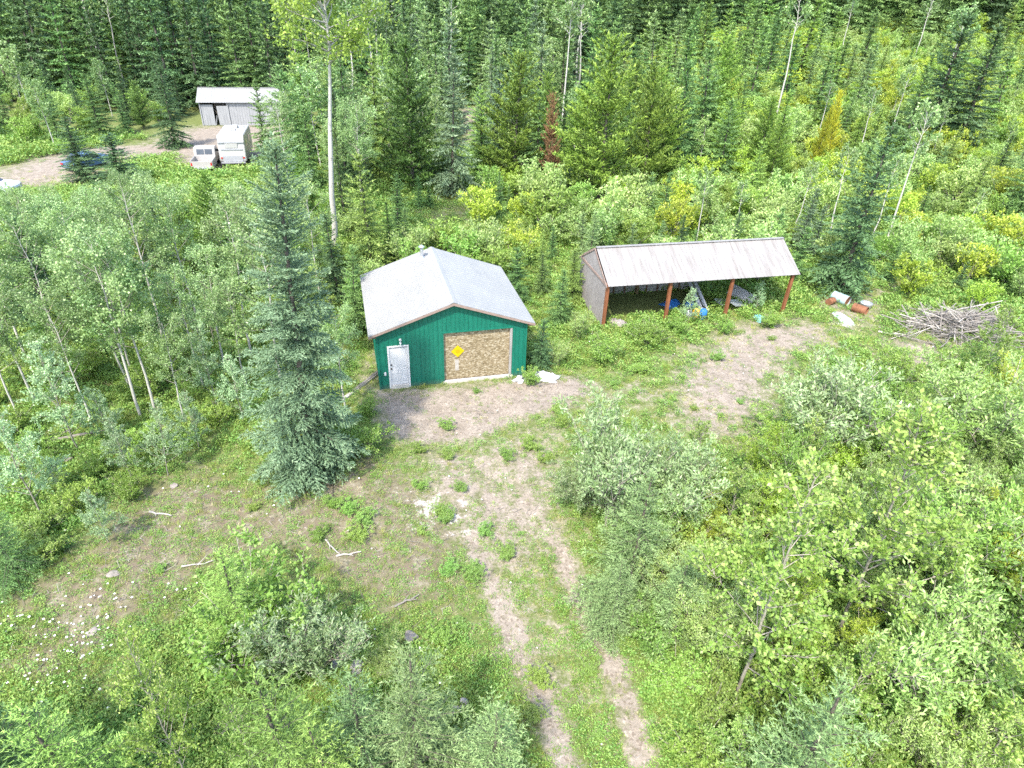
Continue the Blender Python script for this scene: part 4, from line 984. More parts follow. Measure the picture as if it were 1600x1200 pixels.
# ------------------------------------------------------------------ vegetation shapes
def unit(a): return a/np.maximum(np.linalg.norm(a, axis=-1, keepdims=True), 1e-9)
class Soup:
    def __init__(s): s.V = []; s.F = []; s.T = []; s.n = 0
    def put(s, V, F, mi, tint):
        s.V.append(V); s.F.append((F+s.n, mi)); s.T.append(tint); s.n += len(V)
    def tris(s, P, D, Wv, L, mi, tint):
        n = len(P); V = np.stack([P-Wv, P+Wv, P+D*L[:, None]], 1).reshape(-1, 3)
        s.put(V, np.arange(3*n).reshape(n, 3), mi, np.repeat(tint, 3))
    def kites(s, P, D, Wv, L, mi, tint, cup=0.0):
        n = len(P); m = P+D*(L*0.45)[:, None]
        V = np.stack([P, m+Wv, P+D*L[:, None], m-Wv], 1).reshape(-1, 3)
        s.put(V, np.arange(4*n).reshape(n, 4), mi, np.repeat(tint, 4))
    def sticks(s, A, B, ra, rb, mi, sides=3):
        n = len(A); d = unit(B-A); u = np.where(np.abs(d[:, 2:3]) < 0.9, [[0, 0, 1.0]], [[1.0, 0, 0]])
        x = unit(np.cross(d, u)); y = np.cross(x, d); V = []
        for P, r in ((A, ra), (B, rb)):
            for k in range(sides):
                c = 2*math.pi*k/sides; V.append(P+(x*math.cos(c)+y*math.sin(c))*np.asarray(r).reshape(-1, 1))
        V = np.stack(V, 1).reshape(-1, 3); F = []
        for k in range(sides):
            k2 = (k+1) % sides; F.append(np.stack([np.arange(n)*2*sides+q for q in (k, k2, sides+k2, sides+k)], 1))
        s.put(V, np.concatenate(F), mi, np.full(len(V), 0.5))
    def tube(s, pts, rad, mi, sides=8):
        pts = np.asarray(pts, float); n = len(pts); d = unit(np.gradient(pts, axis=0))
        x = unit(np.cross(d, np.array([0.0, 1.0, 0.15]))); y = np.cross(x, d)
        V = np.stack([pts+(x*math.cos(2*math.pi*k/sides)+y*math.sin(2*math.pi*k/sides))*np.asarray(rad).reshape(-1, 1) for k in range(sides)], 1).reshape(-1, 3)
        F = [(i*sides+k, i*sides+(k+1) % sides, (i+1)*sides+(k+1) % sides, (i+1)*sides+k) for i in range(n-1) for k in range(sides)]
        s.put(V, np.array(F), mi, np.full(len(V), 0.5))
    def mesh(s, name, mats, smooth=False):
        return mesh_np(name, np.concatenate(s.V), s.F, mats, np.concatenate(s.T), smooth)
def conifer(seed, h, rad, dz, nper, tw_sp, bsp, bl, bw, prof=0.85, low=0.03, droop=0.35, pine=False, sides=8, sparse=0.0, wood=True, thin_top=0.0):
    r = np.random.default_rng(seed)
    nz = int(h/dz); u = (np.arange(nz)+r.random(nz)*0.5)/nz
    zs = h*(low+(0.985-low)*u)
    O = []; D = []; Ln = []; Out = []; BA = []; BB = []; BR = []
    bend = r.normal(0, 0.012*h, 2); az0 = r.random()*6.28
    def axis(z): t = z/h; return np.array([bend[0]*t*t, bend[1]*t*t, z])
    lop = r.random(3)*6.28
    for z in zs:
        t = z/h; az0 += 2.4
        n = max(3, int(round(nper*(0.65+0.35*(1-t)))))
        for k in range(n):
            if r.random() < sparse: continue
            az = az0+6.283*k/n+r.normal(0, 0.25)
            L = rad*((1-t)**prof)*(0.72+0.45*r.random())*(1+0.16*math.sin(az+lop[0])+0.10*math.sin(2*az+lop[1]+t*9))+0.018*h*(1-0.5*t)
            if t < 0.10 and not pine: L *= 0.80+2.0*t
            e0 = (0.45+0.5*t if pine else -0.18+1.05*t**1.4)+r.normal(0, 0.09)
            dr = 0.05 if pine else droop*(1-t)
            out = np.array([math.cos(az), math.sin(az), 0.0]); side = np.array([-out[1], out[0], 0.0])
            m = max(3, int(L/tw_sp)); s = np.linspace(0.12 if not pine else 0.25, 1.0, m)
            zz = L*(e0*s-dr*s**2+(0.22*(1-t) if not pine else 0.1)*s**3)
            P = axis(z)[None]+out[None]*(L*s)[:, None]*0.97; P[:, 2] += zz
            sl = e0-2*dr*s+0.66*(1-t)*s**2*(0 if pine else 1)
            tan = unit(np.column_stack([np.tile(out[:2], (m, 1)), sl]))
            tl = (0.40*L*(1-s)**0.8+0.10*min(L, 1.2)+0.02*h*0.3) if not pine else (0.34*L*(1-s)**0.5*(s > 0.2)+0.16*min(L, 1.4))
            for sg in (-1, 1):
                jit = r.normal(0, 0.18, (m, 3)); jit[:, 2] *= 1.0 if pine else 0.4
                dd = unit(tan*0.62+side[None]*sg*0.75+jit+np.array([0, 0, 0.28 if pine else -0.10]))
                O.append(P); D.append(dd); Ln.append(tl*(0.7+0.5*r.random(m))); Out.append(s*0.7)
            O.append(P); D.append(tan); Ln.append(np.full(m, L/m*1.3)); Out.append(s*0.8)
            if pine:
                dd = unit(tan*0.4+np.array([0, 0, 0.9])+r.normal(0, 0.25, (m, 3))); O.append(P); D.append(dd); Ln.append(tl*0.6); Out.append(s)
            q = 4; aa = az+r.normal(0, 0.9, q); dd = unit(np.column_stack([np.cos(aa), np.sin(aa), r.normal(0.35, 0.35, q)]))
            O.append(axis(z)[None]+np.column_stack([0*aa, 0*aa, r.normal(0, dz*0.35, q)])); D.append(dd); Ln.append(np.full(q, 0.16*L+0.012*h)*(0.6+0.8*r.random(q))); Out.append(np.full(q, 0.35))
            BA.append(axis(z)); BB.append(P[-1]); BR.append(0.006*h*(1-t)*0.5+0.006)
    # leader
    O.append(np.array([axis(h*0.95)])); D.append(np.array([[0, 0, 1.0]])); Ln.append(np.array([0.06*h])); Out.append(np.array([1.0]))
    O = np.concatenate(O); D = np.concatenate(D); Ln = np.concatenate(Ln); Out = np.concatenate(Out)
    nb = np.maximum(2, np.ceil(Ln/bsp).astype(int)); idx = np.repeat(np.arange(len(O)), nb); N = len(idx)
    uu = r.random(N); P = O[idx]+D[idx]*(Ln[idx]*uu)[:, None]
    rnd = r.normal(0, 1, (N, 3)); rnd[:, 2] = rnd[:, 2]*(1.0 if pine else 0.6)+(0.35 if pine else 0.02)
    BD = unit(D[idx]*0.85+unit(rnd)*0.75)
    Wv = unit(np.cross(BD, r.normal(0, 1, (N, 3))+np.array([0, 0, 1.2])))*(bw*(0.6+0.7*r.random(N)))[:, None]
    L2 = bl*(0.6+0.8*r.random(N))
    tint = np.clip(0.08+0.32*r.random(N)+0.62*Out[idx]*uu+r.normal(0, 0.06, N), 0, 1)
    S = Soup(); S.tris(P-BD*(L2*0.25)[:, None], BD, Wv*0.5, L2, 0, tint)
    if wood: S.sticks(np.array(BA), np.array(BB), np.array(BR), np.array(BR)*0.25, 1, 3)
    Tk = Soup(); zz = np.linspace(-0.15, h*0.97, 10); rr = 0.011*h+0.02
    Tk.tube([axis(max(z, 0))+np.array([0, 0, min(z, 0)]) for z in zz], [rr*(1.25 if z < 0.05*h else 1)*(1-0.93*max(z, 0)/h)+0.008 for z in zz], 0, sides)
    return S, Tk
def broadleaf(seed, h, stems, crown0, rad, limbs, twigs, leaves, ll, lw, spread=0.0, up=0.3, tr=0.012, prof='oval', ltwig=0.35, jitter=0.06, tip_bias=0.0, wood_sides=3, stem_tint=None):
    r = np.random.default_rng(seed); S = Soup(); Tk = Soup()
    TO = []; TD = []; TL = []; TT = []; LA = []; LB = []; LR = []
    for si in range(stems):
        az = r.random()*6.283; hs = h*(1.0 if stems == 1 else 0.55+0.45*r.random())
        sp = spread*(0.25+0.75*r.random()) if stems > 1 else 0.0
        tt = np.linspace(0, 1, 9); wob = np.cumsum(r.normal(0, 0.016*hs, (9, 2)), axis=0)*(1 if stems > 1 else 0.33)
        base = r.normal(0, 0.05*(stems > 1), 2)
        bx = base[0]+math.cos(az)*sp*h*tt**1.25+wob[:, 0]; by = base[1]+math.sin(az)*sp*h*tt**1.25+wob[:, 1]
        pts = np.column_stack([bx, by, hs*tt*math.sqrt(max(0.2, 1-sp*sp*0.5))-0.1*(tt == 0)])
        rr = tr*hs*(1-0.9*tt)+0.004
        Tk.tube(pts, rr, 0, 7 if stems == 1 else 5)
        nl = limbs if stems == 1 else max(3, limbs//stems)
        for k in range(nl):
            t = crown0+(1-crown0)*((k+r.random())/nl)
            p = np.array([np.interp(t, tt, pts[:, j]) for j in range(3)])
            q = (t-crown0)/(1-crown0)
            pf = {'oval': 0.45+0.9*math.sin(math.pi*min(1, 0.12+0.86*q))*0.62, 'cone': 1.15-0.9*q, 'round': 0.35+0.75*math.sqrt(max(0.0, 1-(2*q-0.9)**2*0.95)), 'top': 0.5+0.6*q}[prof]
            L = rad*pf*(0.65+0.6*r.random())
            a = k*2.4+r.normal(0, 0.5); el = up+0.5*q+r.normal(0, 0.15)
            d = unit(np.array([math.cos(a)*math.cos(el), math.sin(a)*math.cos(el), math.sin(el)]))
            e = p+d*L; e[2] += 0.08*L
            mid = (p+e)/2+r.normal(0, 0.04*L, 3)
            LA += [p, mid]; LB += [mid, e]; LR += [tr*hs*0.35*(1-0.6*q)+0.003, tr*hs*0.2*(1-0.6*q)+0.003]
            m = max(2, int(twigs*(0.5+L/max(rad, 1e-3)*0.7)))
            s = 0.22+0.78*np.sqrt(r.random(m)); s[0] = 1.0
            P = np.where(s[:, None] < 0.5, p+(mid-p)*(s*2)[:, None], mid+(e-mid)*(s*2-1)[:, None])
            dd = unit(d[None]*0.6+r.normal(0, 0.55, (m, 3))+np.array([0, 0, 0.25]))
            TO.append(P); TD.append(dd); TL.append(ltwig*L*(0.5+0.8*r.random(m))+0.04*h*0.3); TT.append(np.clip(0.3+0.5*s*q+r.normal(0, 0.1, m), 0, 1))
    TO = np.concatenate(TO); TD = np.concatenate(TD); TL = np.concatenate(TL); TT = np.concatenate(TT)
    S.sticks(np.array(LA), np.array(LB), np.array(LR), np.array(LR)*0.6, 1, wood_sides)
    if wood_sides >= 3: S.sticks(TO, TO+TD*TL[:, None], np.full(len(TO), 0.006), np.full(len(TO), 0.002), 1, 3)
    nb = np.maximum(3, (leaves*TL/TL.mean()*(0.6+0.8*r.random(len(TO)))).astype(int))
    idx = np.repeat(np.arange(len(TO)), nb); N = len(idx); uu = r.random(N)**0.8
    P = TO[idx]+TD[idx]*(TL[idx]*uu)[:, None]+r.normal(0, jitter, (N, 3))
    D = unit(TD[idx]*0.5+r.normal(0, 0.6, (N, 3))+np.array([0, 0, tip_bias]))
    Nn = unit(r.normal(0, 0.75, (N, 3))+np.array([0, 0, 0.9]))
    Wv = unit(np.cross(D, Nn))*(lw*0.5*(0.7+0.6*r.random(N)))[:, None]
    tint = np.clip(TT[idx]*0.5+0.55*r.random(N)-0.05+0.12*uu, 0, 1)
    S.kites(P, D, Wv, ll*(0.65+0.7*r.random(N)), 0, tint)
    return S, Tk
PROTO = {}
def proto(kind, variant, gen, trunk_mat, wood_mat, h):
    S, Tk = gen
    c = S.mesh(f'{kind}_crown', [M['green'], M[wood_mat]])
    t = Tk.mesh(f'{kind}_trunk', [M[trunk_mat]], True)
    PROTO.setdefault(kind, []).append((c, t, h))
for k in range(1): proto('hero_spruce', k, conifer(101, 12.3, 1.95, 0.36, 7, 0.11, 0.025, 0.115, 0.040, 0.56, 0.02, 0.52, sparse=0.14), 'conifer_bark', 'conifer_bark', 12.3)
for k in range(4): proto('young_spruce', k, conifer(120+k, 4.0, 1.3+0.12*(k % 2), 0.26, 6, 0.085, 0.022, 0.075, 0.018, 0.8, 0.03, 0.25), 'conifer_bark', 'conifer_bark', 4.0)
for k in range(5): proto('spruce', k, conifer(140+k, 9.0, 1.85+0.16*(k % 3), 0.50, 6, 0.22, 0.052, 0.20, 0.080, 0.78, 0.03, 0.42, sparse=0.06), 'conifer_bark', 'conifer_bark', 9.0)
for k in range(4): proto('far_spruce', k, conifer(160+k, 14.0, 2.1+0.25*(k % 2), 0.80, 5, 0.38, 0.10, 0.36, 0.16, 0.8, 0.05, 0.42, sparse=0.06, wood=False), 'conifer_bark', 'conifer_bark', 14.0)
for k in range(3): proto('pine', k, conifer(180+k, 10.0, 2.4, 0.55, 6, 0.26, 0.055, 0.24, 0.085, 0.60, 0.05, pine=True, sparse=0.08), 'conifer_bark', 'conifer_bark', 10.0)
for k in range(5): proto('aspen', k, broadleaf(200+k, 7.0, 1, 0.40, 1.4, 22, 7, 40, 0.085, 0.07, up=0.35, tr=0.0085, prof='oval', ltwig=0.36, jitter=0.09), 'aspen_bark', 'twig', 7.0)
for k in range(3): proto('thin_aspen', k, broadleaf(220+k, 10.0, 1, 0.66, 1.3, 16, 6, 12, 0.20, 0.15, up=0.4, tr=0.0095, prof='oval'), 'aspen_bark', 'aspen_bark', 10.0)
proto('tall_aspen', 0, broadleaf(230, 17.0, 1, 0.70, 2.9, 40, 12, 20, 0.17, 0.14, up=0.15, tr=0.0125, prof='oval', jitter=0.14, ltwig=0.4), 'aspen_bark', 'aspen_bark', 17.0)
for k in range(4): proto('sapling', k, broadleaf(240+k, 4.0, 1, 0.16, 1.0, 34, 9, 24, 0.062, 0.044, up=0.5, tr=0.0062, prof='cone', ltwig=0.36, jitter=0.03, tip_bias=0.3), 'sapling_bark', 'twig', 4.0)
for k in range(5): proto('willow', k, broadleaf(260+k, 3.0, 13, 0.22, 0.62, 130, 5, 17, 0.105, 0.036, spread=0.62, up=0.55, tr=0.006, prof='oval', ltwig=0.55, jitter=0.05, tip_bias=0.45), 'twig', 'twig', 3.0)
for k in range(4): proto('bush', k, broadleaf(280+k, 2.0, 14, 0.05, 0.50, 110, 4, 15, 0.10, 0.062, spread=0.85, up=0.35, tr=0.006, prof='oval', ltwig=0.5, jitter=0.05), 'twig', 'twig', 2.0)
for k in range(4): proto('far_shrub', k, broadleaf(300+k, 3.5, 9, 0.15, 0.80, 54, 4, 13, 0.22, 0.12, spread=0.6, up=0.45, tr=0.008, prof='oval', ltwig=0.5, jitter=0.12, tip_bias=0.3, wood_sides=3), 'twig', 'twig', 3.5)
for k in range(3): proto('far_aspen', k, broadleaf(320+k, 11.0, 1, 0.45, 1.7, 22, 7, 13, 0.27, 0.21, up=0.35, tr=0.009, prof='oval', jitter=0.15), 'aspen_bark', 'aspen_bark', 11.0)

RNG = random.Random(77)
NAMES = {'hero_spruce': 'spruce_tree', 'young_spruce': 'young_spruce', 'spruce': 'spruce_tree', 'far_spruce': 'spruce_tree', 'pine': 'pine_tree', 'aspen': 'aspen_tree', 'thin_aspen': 'aspen_tree',
         'tall_aspen': 'aspen_tree', 'sapling': 'sapling_tree', 'willow': 'willow_shrub', 'bush': 'leafy_shrub', 'far_shrub': 'tall_shrub', 'far_aspen': 'aspen_tree'}
CATS = {'spruce_tree': 'spruce', 'young_spruce': 'spruce', 'pine_tree': 'pine', 'aspen_tree': 'aspen', 'sapling_tree': 'sapling', 'willow_shrub': 'shrub', 'leafy_shrub': 'shrub', 'tall_shrub': 'shrub'}
def plant(kind, x, y, h, mat, label, wide=1.0, group=None, tilt=0.03):
    vs_ = PROTO[kind]; c, t, h0 = vs_[RNG.randrange(len(vs_))]
    nm = NAMES[kind]
    o = thing(nm, label, CATS[nm], (x, y, gz(x, y)-0.03), RNG.uniform(0, 6.283), group)
    o.rotation_euler = (RNG.gauss(0, tilt), RNG.gauss(0, tilt), o.rotation_euler.z)
    s = h/h0; o.scale = (s*wide, s*wide, s)
    tk = link(bpy.data.objects.new('trunk' if kind not in ('willow', 'bush', 'far_shrub') else 'stems', t), o)
    cr = link(bpy.data.objects.new('crown', c), o)
    cr.material_slots[0].link = 'OBJECT'; cr.material_slots[0].material = M[mat]
    return o
LEAN = {'hero_spruce': (0.0, 0.045), 'tall_aspen': (0.0, 0.075)}
TAKEN = []
for kind, x, y, h, mat, label, wide in PLACED:
    if kind == 'tall_aspen': mat = 'tall_aspen'
    k2 = 'bush' if (kind == 'willow' and mat == 'bright' and h < 2.6) else kind
    w = wide
    if kind == 'spruce': w *= RNG.uniform(0.85, 1.15)*(1.25 if h < 5 else 1.0)
    if kind == 'pine' and h > 11: w *= 1.15
    if kind == 'spruce' and x > 35: w *= 1.3
    if kind == 'pine' and mat in ('dead', 'yellow'): w *= 0.5
    if kind == 'sapling' and mat == 'cottonwood' and x < 0: w *= 0.55
    if 'blue car' in label: w *= 2.1
    if kind == 'willow' and h > 4.5: w *= 0.8
    if kind == 'bush' and h > 3: w *= 0.8
    o = plant(k2, x, y, h, mat, label, w, None, 0.03)
    if kind in LEAN: o.rotation_euler = (*LEAN[kind], 0.0)
    TAKEN.append((x, y, 1.0 if h > 4 else 0.6))

# ------------------------------------------------------------------ stands of trees and thickets
ORD = ['first', 'second', 'third', 'fourth', 'fifth', 'sixth', 'seventh', 'eighth', 'ninth', 'tenth', 'eleventh', 'twelfth', 'thirteenth', 'fourteenth', 'fifteenth', 'sixteenth', 'seventeenth', 'eighteenth', 'nineteenth', 'twentieth']
ORD += ['twenty-'+w for w in ORD[:9]] + ['thirtieth'] + ['thirty-'+w for w in ORD[:9]] + ['fortieth'] + ['forty-'+w for w in ORD[:9]] + ['fiftieth'] + ['fifty-'+w for w in ORD[:9]] + ['sixtieth']
CLEAR = [('far_yard', 0.5), ('forecourt', 0.0), ('gravel_yard', 0.0), ('drive', 0.3), ('behind_clearing', 0.0), ('yard_link', 0.0), ('brush_clearing', 0.2), ('garage_side', 0.0), ('far_patch', 1.0)]
SIGHT = [(-0.90, -0.62, 55.0), (-0.62, -0.545, 60.0), (-0.545, -0.385, 57.5), (-0.385, -0.28, 50.0)]      # how far out the ground must stay in view, by bearing
def blocked(x, y, pad):
    P = np.array([[x, y]])
    for k, e in CLEAR:
        if in_poly(P, POLYGONS[k])[0]: return True
        if e and seg_dist(P, POLYGONS[k], True)[0] < e*pad: return True
    if seg_dist(P, LINES['far_road'], False)[0] < 3.0: return True
    for o, w, l in ((GAR, 6.85, 6.5), (SHED, 11.2, 4.1)):
        q = local(P, o)[0]
        if -pad-0.2 < q[0] < w+pad+0.2 and -pad < q[1] < l+pad: return True
    q = local(P, (SPOTS['farshed_l'][0], SPOTS['farshed_l'][1], 0.22))[0]
    if -1 < q[0] < 12 and -6 < q[1] < 6: return True
    if math.hypot(x-SPOTS['trailer'][0], y-SPOTS['trailer'][1]) < 4 or math.hypot(x-SPOTS['truck'][0], y-SPOTS['truck'][1]-2) < 3.5: return True
    return False
def fill(poly, spacing, mix, phrase, seed, pad=0.6, max_n=400, wide=(0.85, 1.2)):
    """mix: (kind, weight, hmin, hmax, materials, word); plants a stand and numbers each kind along the row from left to right"""
    R = random.Random(seed); pts = []
    xs = [p[0] for p in poly]; ys = [p[1] for p in poly]
    tries = int((max(xs)-min(xs))*(max(ys)-min(ys))/spacing**2*9)
    grid = {}
    for (tx, ty, tr) in TAKEN: grid.setdefault((int(tx//3), int(ty//3)), []).append((tx, ty, tr))
    for _ in range(tries):
        if len(pts) >= max_n: break
        x, y = R.uniform(min(xs), max(xs)), R.uniform(min(ys), max(ys))
        if abs(x) > 0.84*y+5.5: continue
        if not in_poly(np.array([[x, y]]), poly)[0]: continue
        gx_, gy_ = int(x//3), int(y//3); ok = True
        for i in (-1, 0, 1):
            for j in (-1, 0, 1):
                for (a, b, tr) in grid.get((gx_+i, gy_+j), ()):
                    if (a-x)**2+(b-y)**2 < (spacing*0.85 if tr < 0 else max(spacing*0.7, tr))**2: ok = False
        if not ok or blocked(x, y, pad): continue
        pts.append((x, y)); grid.setdefault((gx_, gy_), []).append((x, y, -1))
    tot = sum(m[1] for m in mix); rows = {}
    for x, y in pts:
        q = R.uniform(0, tot)
        for m in mix:
            q -= m[1]
            if q <= 0: break
        h = R.uniform(m[2], m[3])
        for a, b, y0 in SIGHT:
            if a <= x/y < b and y < y0: h = min(h, (CAM_H-0.3)*(1-y/y0)*R.uniform(0.8, 1.0))
        if h < 0.9: continue
        TAKEN.append((x, y, 0.8))
        rows.setdefault((m[0], m[5]), []).append((x/y, x, y, h, R.choice(m[4]), R.uniform(*wide)*(1.25 if m[0] == 'far_spruce' and x > 8 else 1.0)))
    for (kind, word), lst in rows.items():
        lst.sort()
        for i, (_, x, y, h, mat, w) in enumerate(lst):
            n = ORD[i] if i < len(ORD) else ORD[-1]
            size = ''
            plant(kind, x, y, h, mat, f'{n} {word} from the left {phrase}', w, phrase)
    return len(pts)
SPR = ['green', 'soft', 'young', 'blue']; SPL = ['green', 'young', 'soft', 'young', 'pine']
cnt = {}
# tall forest along the back
cnt['A'] = fill([(-100, 93), (-64, 93), (-64, 116), (-110, 116)], 4.2, [('far_spruce', 6, 12, 18, ['dark', 'dark', 'green'], 'tall dark spruce'), ('pine', 2, 9, 14, ['pine_dark'], 'dark pine')], 'in the forest left of the far shed', 1)
cnt['B'] = fill([(-64, 91), (-40, 92), (-40, 116), (-64, 116)], 3.7, [('far_spruce', 6, 12, 18, ['dark', 'dark', 'green'], 'tall dark spruce'), ('pine', 2, 9, 14, ['pine_dark'], 'dark pine'), ('thin_aspen', 1.2, 13, 17, ['aspen'], 'tall white-trunked aspen')], 'in the forest just left of the far shed', 2)
cnt['C'] = fill([(-40, 92), (-17, 92), (-17, 116), (-40, 116)], 3.7, [('far_spruce', 6, 11, 17, ['dark', 'green', 'green'], 'tall spruce'), ('far_aspen', 1.6, 7, 11, ['aspen'], 'bushy aspen'), ('thin_aspen', 1.4, 14, 17, ['aspen'], 'tall white-trunked aspen')], 'in the forest behind the far shed', 3)
cnt['D'] = fill([(-17, 84), (8, 84), (8, 112), (-17, 112)], 3.4, [('far_spruce', 6, 8, 14, ['green', 'soft', 'green', 'blue'], 'spruce'), ('far_aspen', 1.2, 6, 10, ['aspen'], 'aspen'), ('thin_aspen', 0.6, 14, 17, ['aspen'], 'tall white-trunked aspen')], 'in the forest above the garage', 4)
cnt['E'] = fill([(8, 82), (34, 82), (40, 124), (8, 116)], 4.2, [('far_spruce', 6, 6, 12, ['green', 'soft', 'young', 'green'], 'spruce'), ('far_aspen', 0.8, 4, 7, ['aspen', 'willow'], 'aspen'), ('thin_aspen', 0.35, 12, 15, ['aspen'], 'tall white-trunked aspen')], 'in the forest above the open shed', 5)
cnt['F'] = fill([(34, 84), (60, 80), (74, 126), (40, 124)], 5.2, [('far_spruce', 6, 5, 11, ['young', 'green', 'young', 'soft'], 'spruce'), ('far_aspen', 1.0, 3.5, 6, ['willow', 'olive'], 'aspen'), ('thin_aspen', 0.4, 10, 13, ['aspen'], 'tall white-trunked aspen')], 'in the forest atop the right slope', 6)
cnt['G'] = fill([(60, 76), (100, 100), (108, 126), (74, 126)], 5.2, [('far_spruce', 5, 5, 10, ['young', 'young', 'soft', 'green'], 'spruce'), ('far_aspen', 2.0, 3.5, 6, ['willow', 'olive'], 'aspen'), ('thin_aspen', 0.5, 9, 12, ['aspen'], 'tall white-trunked aspen')], 'in the top right corner of the forest', 7)
# middle distance
cnt['H'] = fill([(-22, 62), (-12, 60), (-11, 84), (-26, 84)], 3.2, [('spruce', 6, 6, 11, SPR, 'spruce'), ('far_aspen', 2, 5, 9, ['aspen'], 'aspen'), ('far_shrub', 3, 2, 4, ['willow', 'bright'], 'shrub')], 'behind the tallest aspen', 8)
cnt['I'] = fill([(-12, 60), (6, 62), (8, 84), (-12, 84)], 2.9, [('spruce', 5, 4, 9, SPR, 'spruce'), ('pine', 1, 6, 9, ['pine'], 'pine'), ('far_aspen', 1, 4, 7, ['aspen'], 'aspen'), ('far_shrub', 3, 2, 3.5, ['willow', 'bright'], 'shrub')], 'in the stand behind the garage', 9)
cnt['J'] = fill([(6, 60), (26, 58), (32, 82), (8, 82)], 2.9, [('spruce', 5, 4, 9, SPL, 'spruce'), ('pine', 1.2, 5, 9, ['pine'], 'yellow-green pine'), ('far_aspen', 0.8, 4, 7, ['willow'], 'aspen'), ('far_shrub', 3, 2, 3.5, ['willow', 'olive', 'bright'], 'shrub')], 'in the stand above the open shed', 10)
cnt['K'] = fill([(26, 56), (46, 56), (56, 84), (32, 82)], 2.9, [('spruce', 2.6, 3, 6.5, SPL, 'young spruce'), ('pine', 0.4, 4, 6, ['yellow', 'pine'], 'yellowish pine'), ('thin_aspen', 0.5, 5, 9, ['aspen'], 'thin aspen'), ('far_shrub', 7, 1.8, 3.8, ['willow', 'olive', 'bright', 'olive'], 'shrub')], 'on the right slope', 11)
cnt['L'] = fill([(46, 54), (62, 70), (60, 84), (56, 84)], 3.2, [('spruce', 3, 3, 7, SPL, 'young spruce'), ('thin_aspen', 1, 5, 9, ['aspen'], 'thin aspen'), ('far_shrub', 5, 1.8, 3.8, ['willow', 'olive'], 'shrub')], 'on the slope at the right edge', 12)
cnt['M'] = fill([(-3, 40), (12, 40), (14, 58), (-3, 58)], 2.3, [('far_shrub', 7, 1.8, 3.8, ['willow', 'bright', 'willow', 'olive'], 'leafy shrub'), ('spruce', 3.0, 2, 4.5, ['green', 'soft', 'dark'], 'small spruce')], 'in the thicket between the garage and the pines', 13)
cnt['N'] = fill([(12, 40), (30, 38), (32, 58), (14, 58)], 2.4, [('far_shrub', 7, 1.8, 3.8, ['willow', 'bright', 'olive', 'willow'], 'leafy shrub'), ('spruce', 2.6, 2, 5, ['green', 'soft', 'dark'], 'small spruce'), ('thin_aspen', 0.4, 5, 7, ['aspen'], 'thin aspen')], 'in the thicket behind the open shed', 14)
cnt['O'] = fill([(27, 36), (44, 44), (46, 56), (30, 56)], 2.5, [('far_shrub', 7, 1.5, 3.2, ['olive', 'bright', 'willow', 'olive'], 'yellow-green shrub'), ('spruce', 0.9, 2, 4.5, ['green', 'young'], 'small spruce')], 'in the thicket above the brush pile', 15)
cnt['P'] = fill([(-12, 33.5), (-3, 34), (2, 40), (-3, 44), (-12, 46)], 2.0, [('far_shrub', 5, 1.5, 3.0, ['bright', 'willow'], 'leafy shrub'), ('spruce', 1.5, 2.5, 5, ['green', 'young'], 'spruce')], 'close behind the garage', 16)
# aspen grove at the left
cnt['Q'] = fill([(-12.5, 33), (-12.5, 58), (-23, 58), (-23, 33)], 2.3, [('aspen', 4, 5, 8, ['aspen'], 'silvery aspen'), ('pine', 1.0, 4, 7, ['pine', 'pine_dark'], 'pine'), ('spruce', 2.6, 4, 8, ['green', 'dark'], 'spruce'), ('far_shrub', 2, 1.5, 3, ['bright', 'willow'], 'shrub')], 'in the grove below the white trailer', 17)
cnt['R'] = fill([(-23, 30), (-23, 54), (-43, 49), (-28, 30)], 2.3, [('aspen', 6, 4.5, 8, ['aspen'], 'silvery aspen'), ('spruce', 0.9, 4, 6, ['dark', 'green'], 'dark spruce'), ('far_shrub', 2, 1.5, 3, ['bright', 'willow'], 'shrub')], 'in the grove below the gravel road', 18)
cnt['S'] = fill([(-9.8, 24), (-9.8, 33), (-25, 33), (-24, 24), (-17.5, 22)], 1.9, [('aspen', 3, 5, 7.5, ['aspen'], 'aspen'), ('sapling', 2, 2, 4, ['sapling', 'bright'], 'sapling'), ('bush', 4, 1.0, 2.0, ['bright'], 'leafy shrub')], 'in the grove beside the lone spruce', 19)
cnt['T'] = fill([(-12, 19.5), (-10.5, 24), (-24, 25), (-17, 16), (-14.5, 16.5)], 1.5, [('bush', 4, 0.7, 1.5, ['bright'], 'low leafy shrub'), ('sapling', 1, 1.4, 2.6, ['sapling', 'bright'], 'little sapling')], 'along the grassy edge of the aspen grove', 20)
cnt['U'] = fill([(-14.2, 14.2), (-12, 16.5), (-17, 17.5), (-17.5, 14)], 1.3, [('bush', 4, 0.7, 1.4, ['bright', 'weed'], 'low leafy shrub')], 'at the left edge below the grove', 21)
# verge beyond the far road
cnt['V'] = fill([(-62, 72), (-47, 68), (-42, 78), (-42, 90), (-70, 90)], 2.9, [('far_shrub', 4, 1.5, 3.2, ['bright', 'willow'], 'shrub'), ('spruce', 2, 4, 8, ['dark', 'green'], 'spruce'), ('far_aspen', 1.2, 5, 8, ['aspen'], 'aspen')], 'on the far verge of the gravel road', 22)
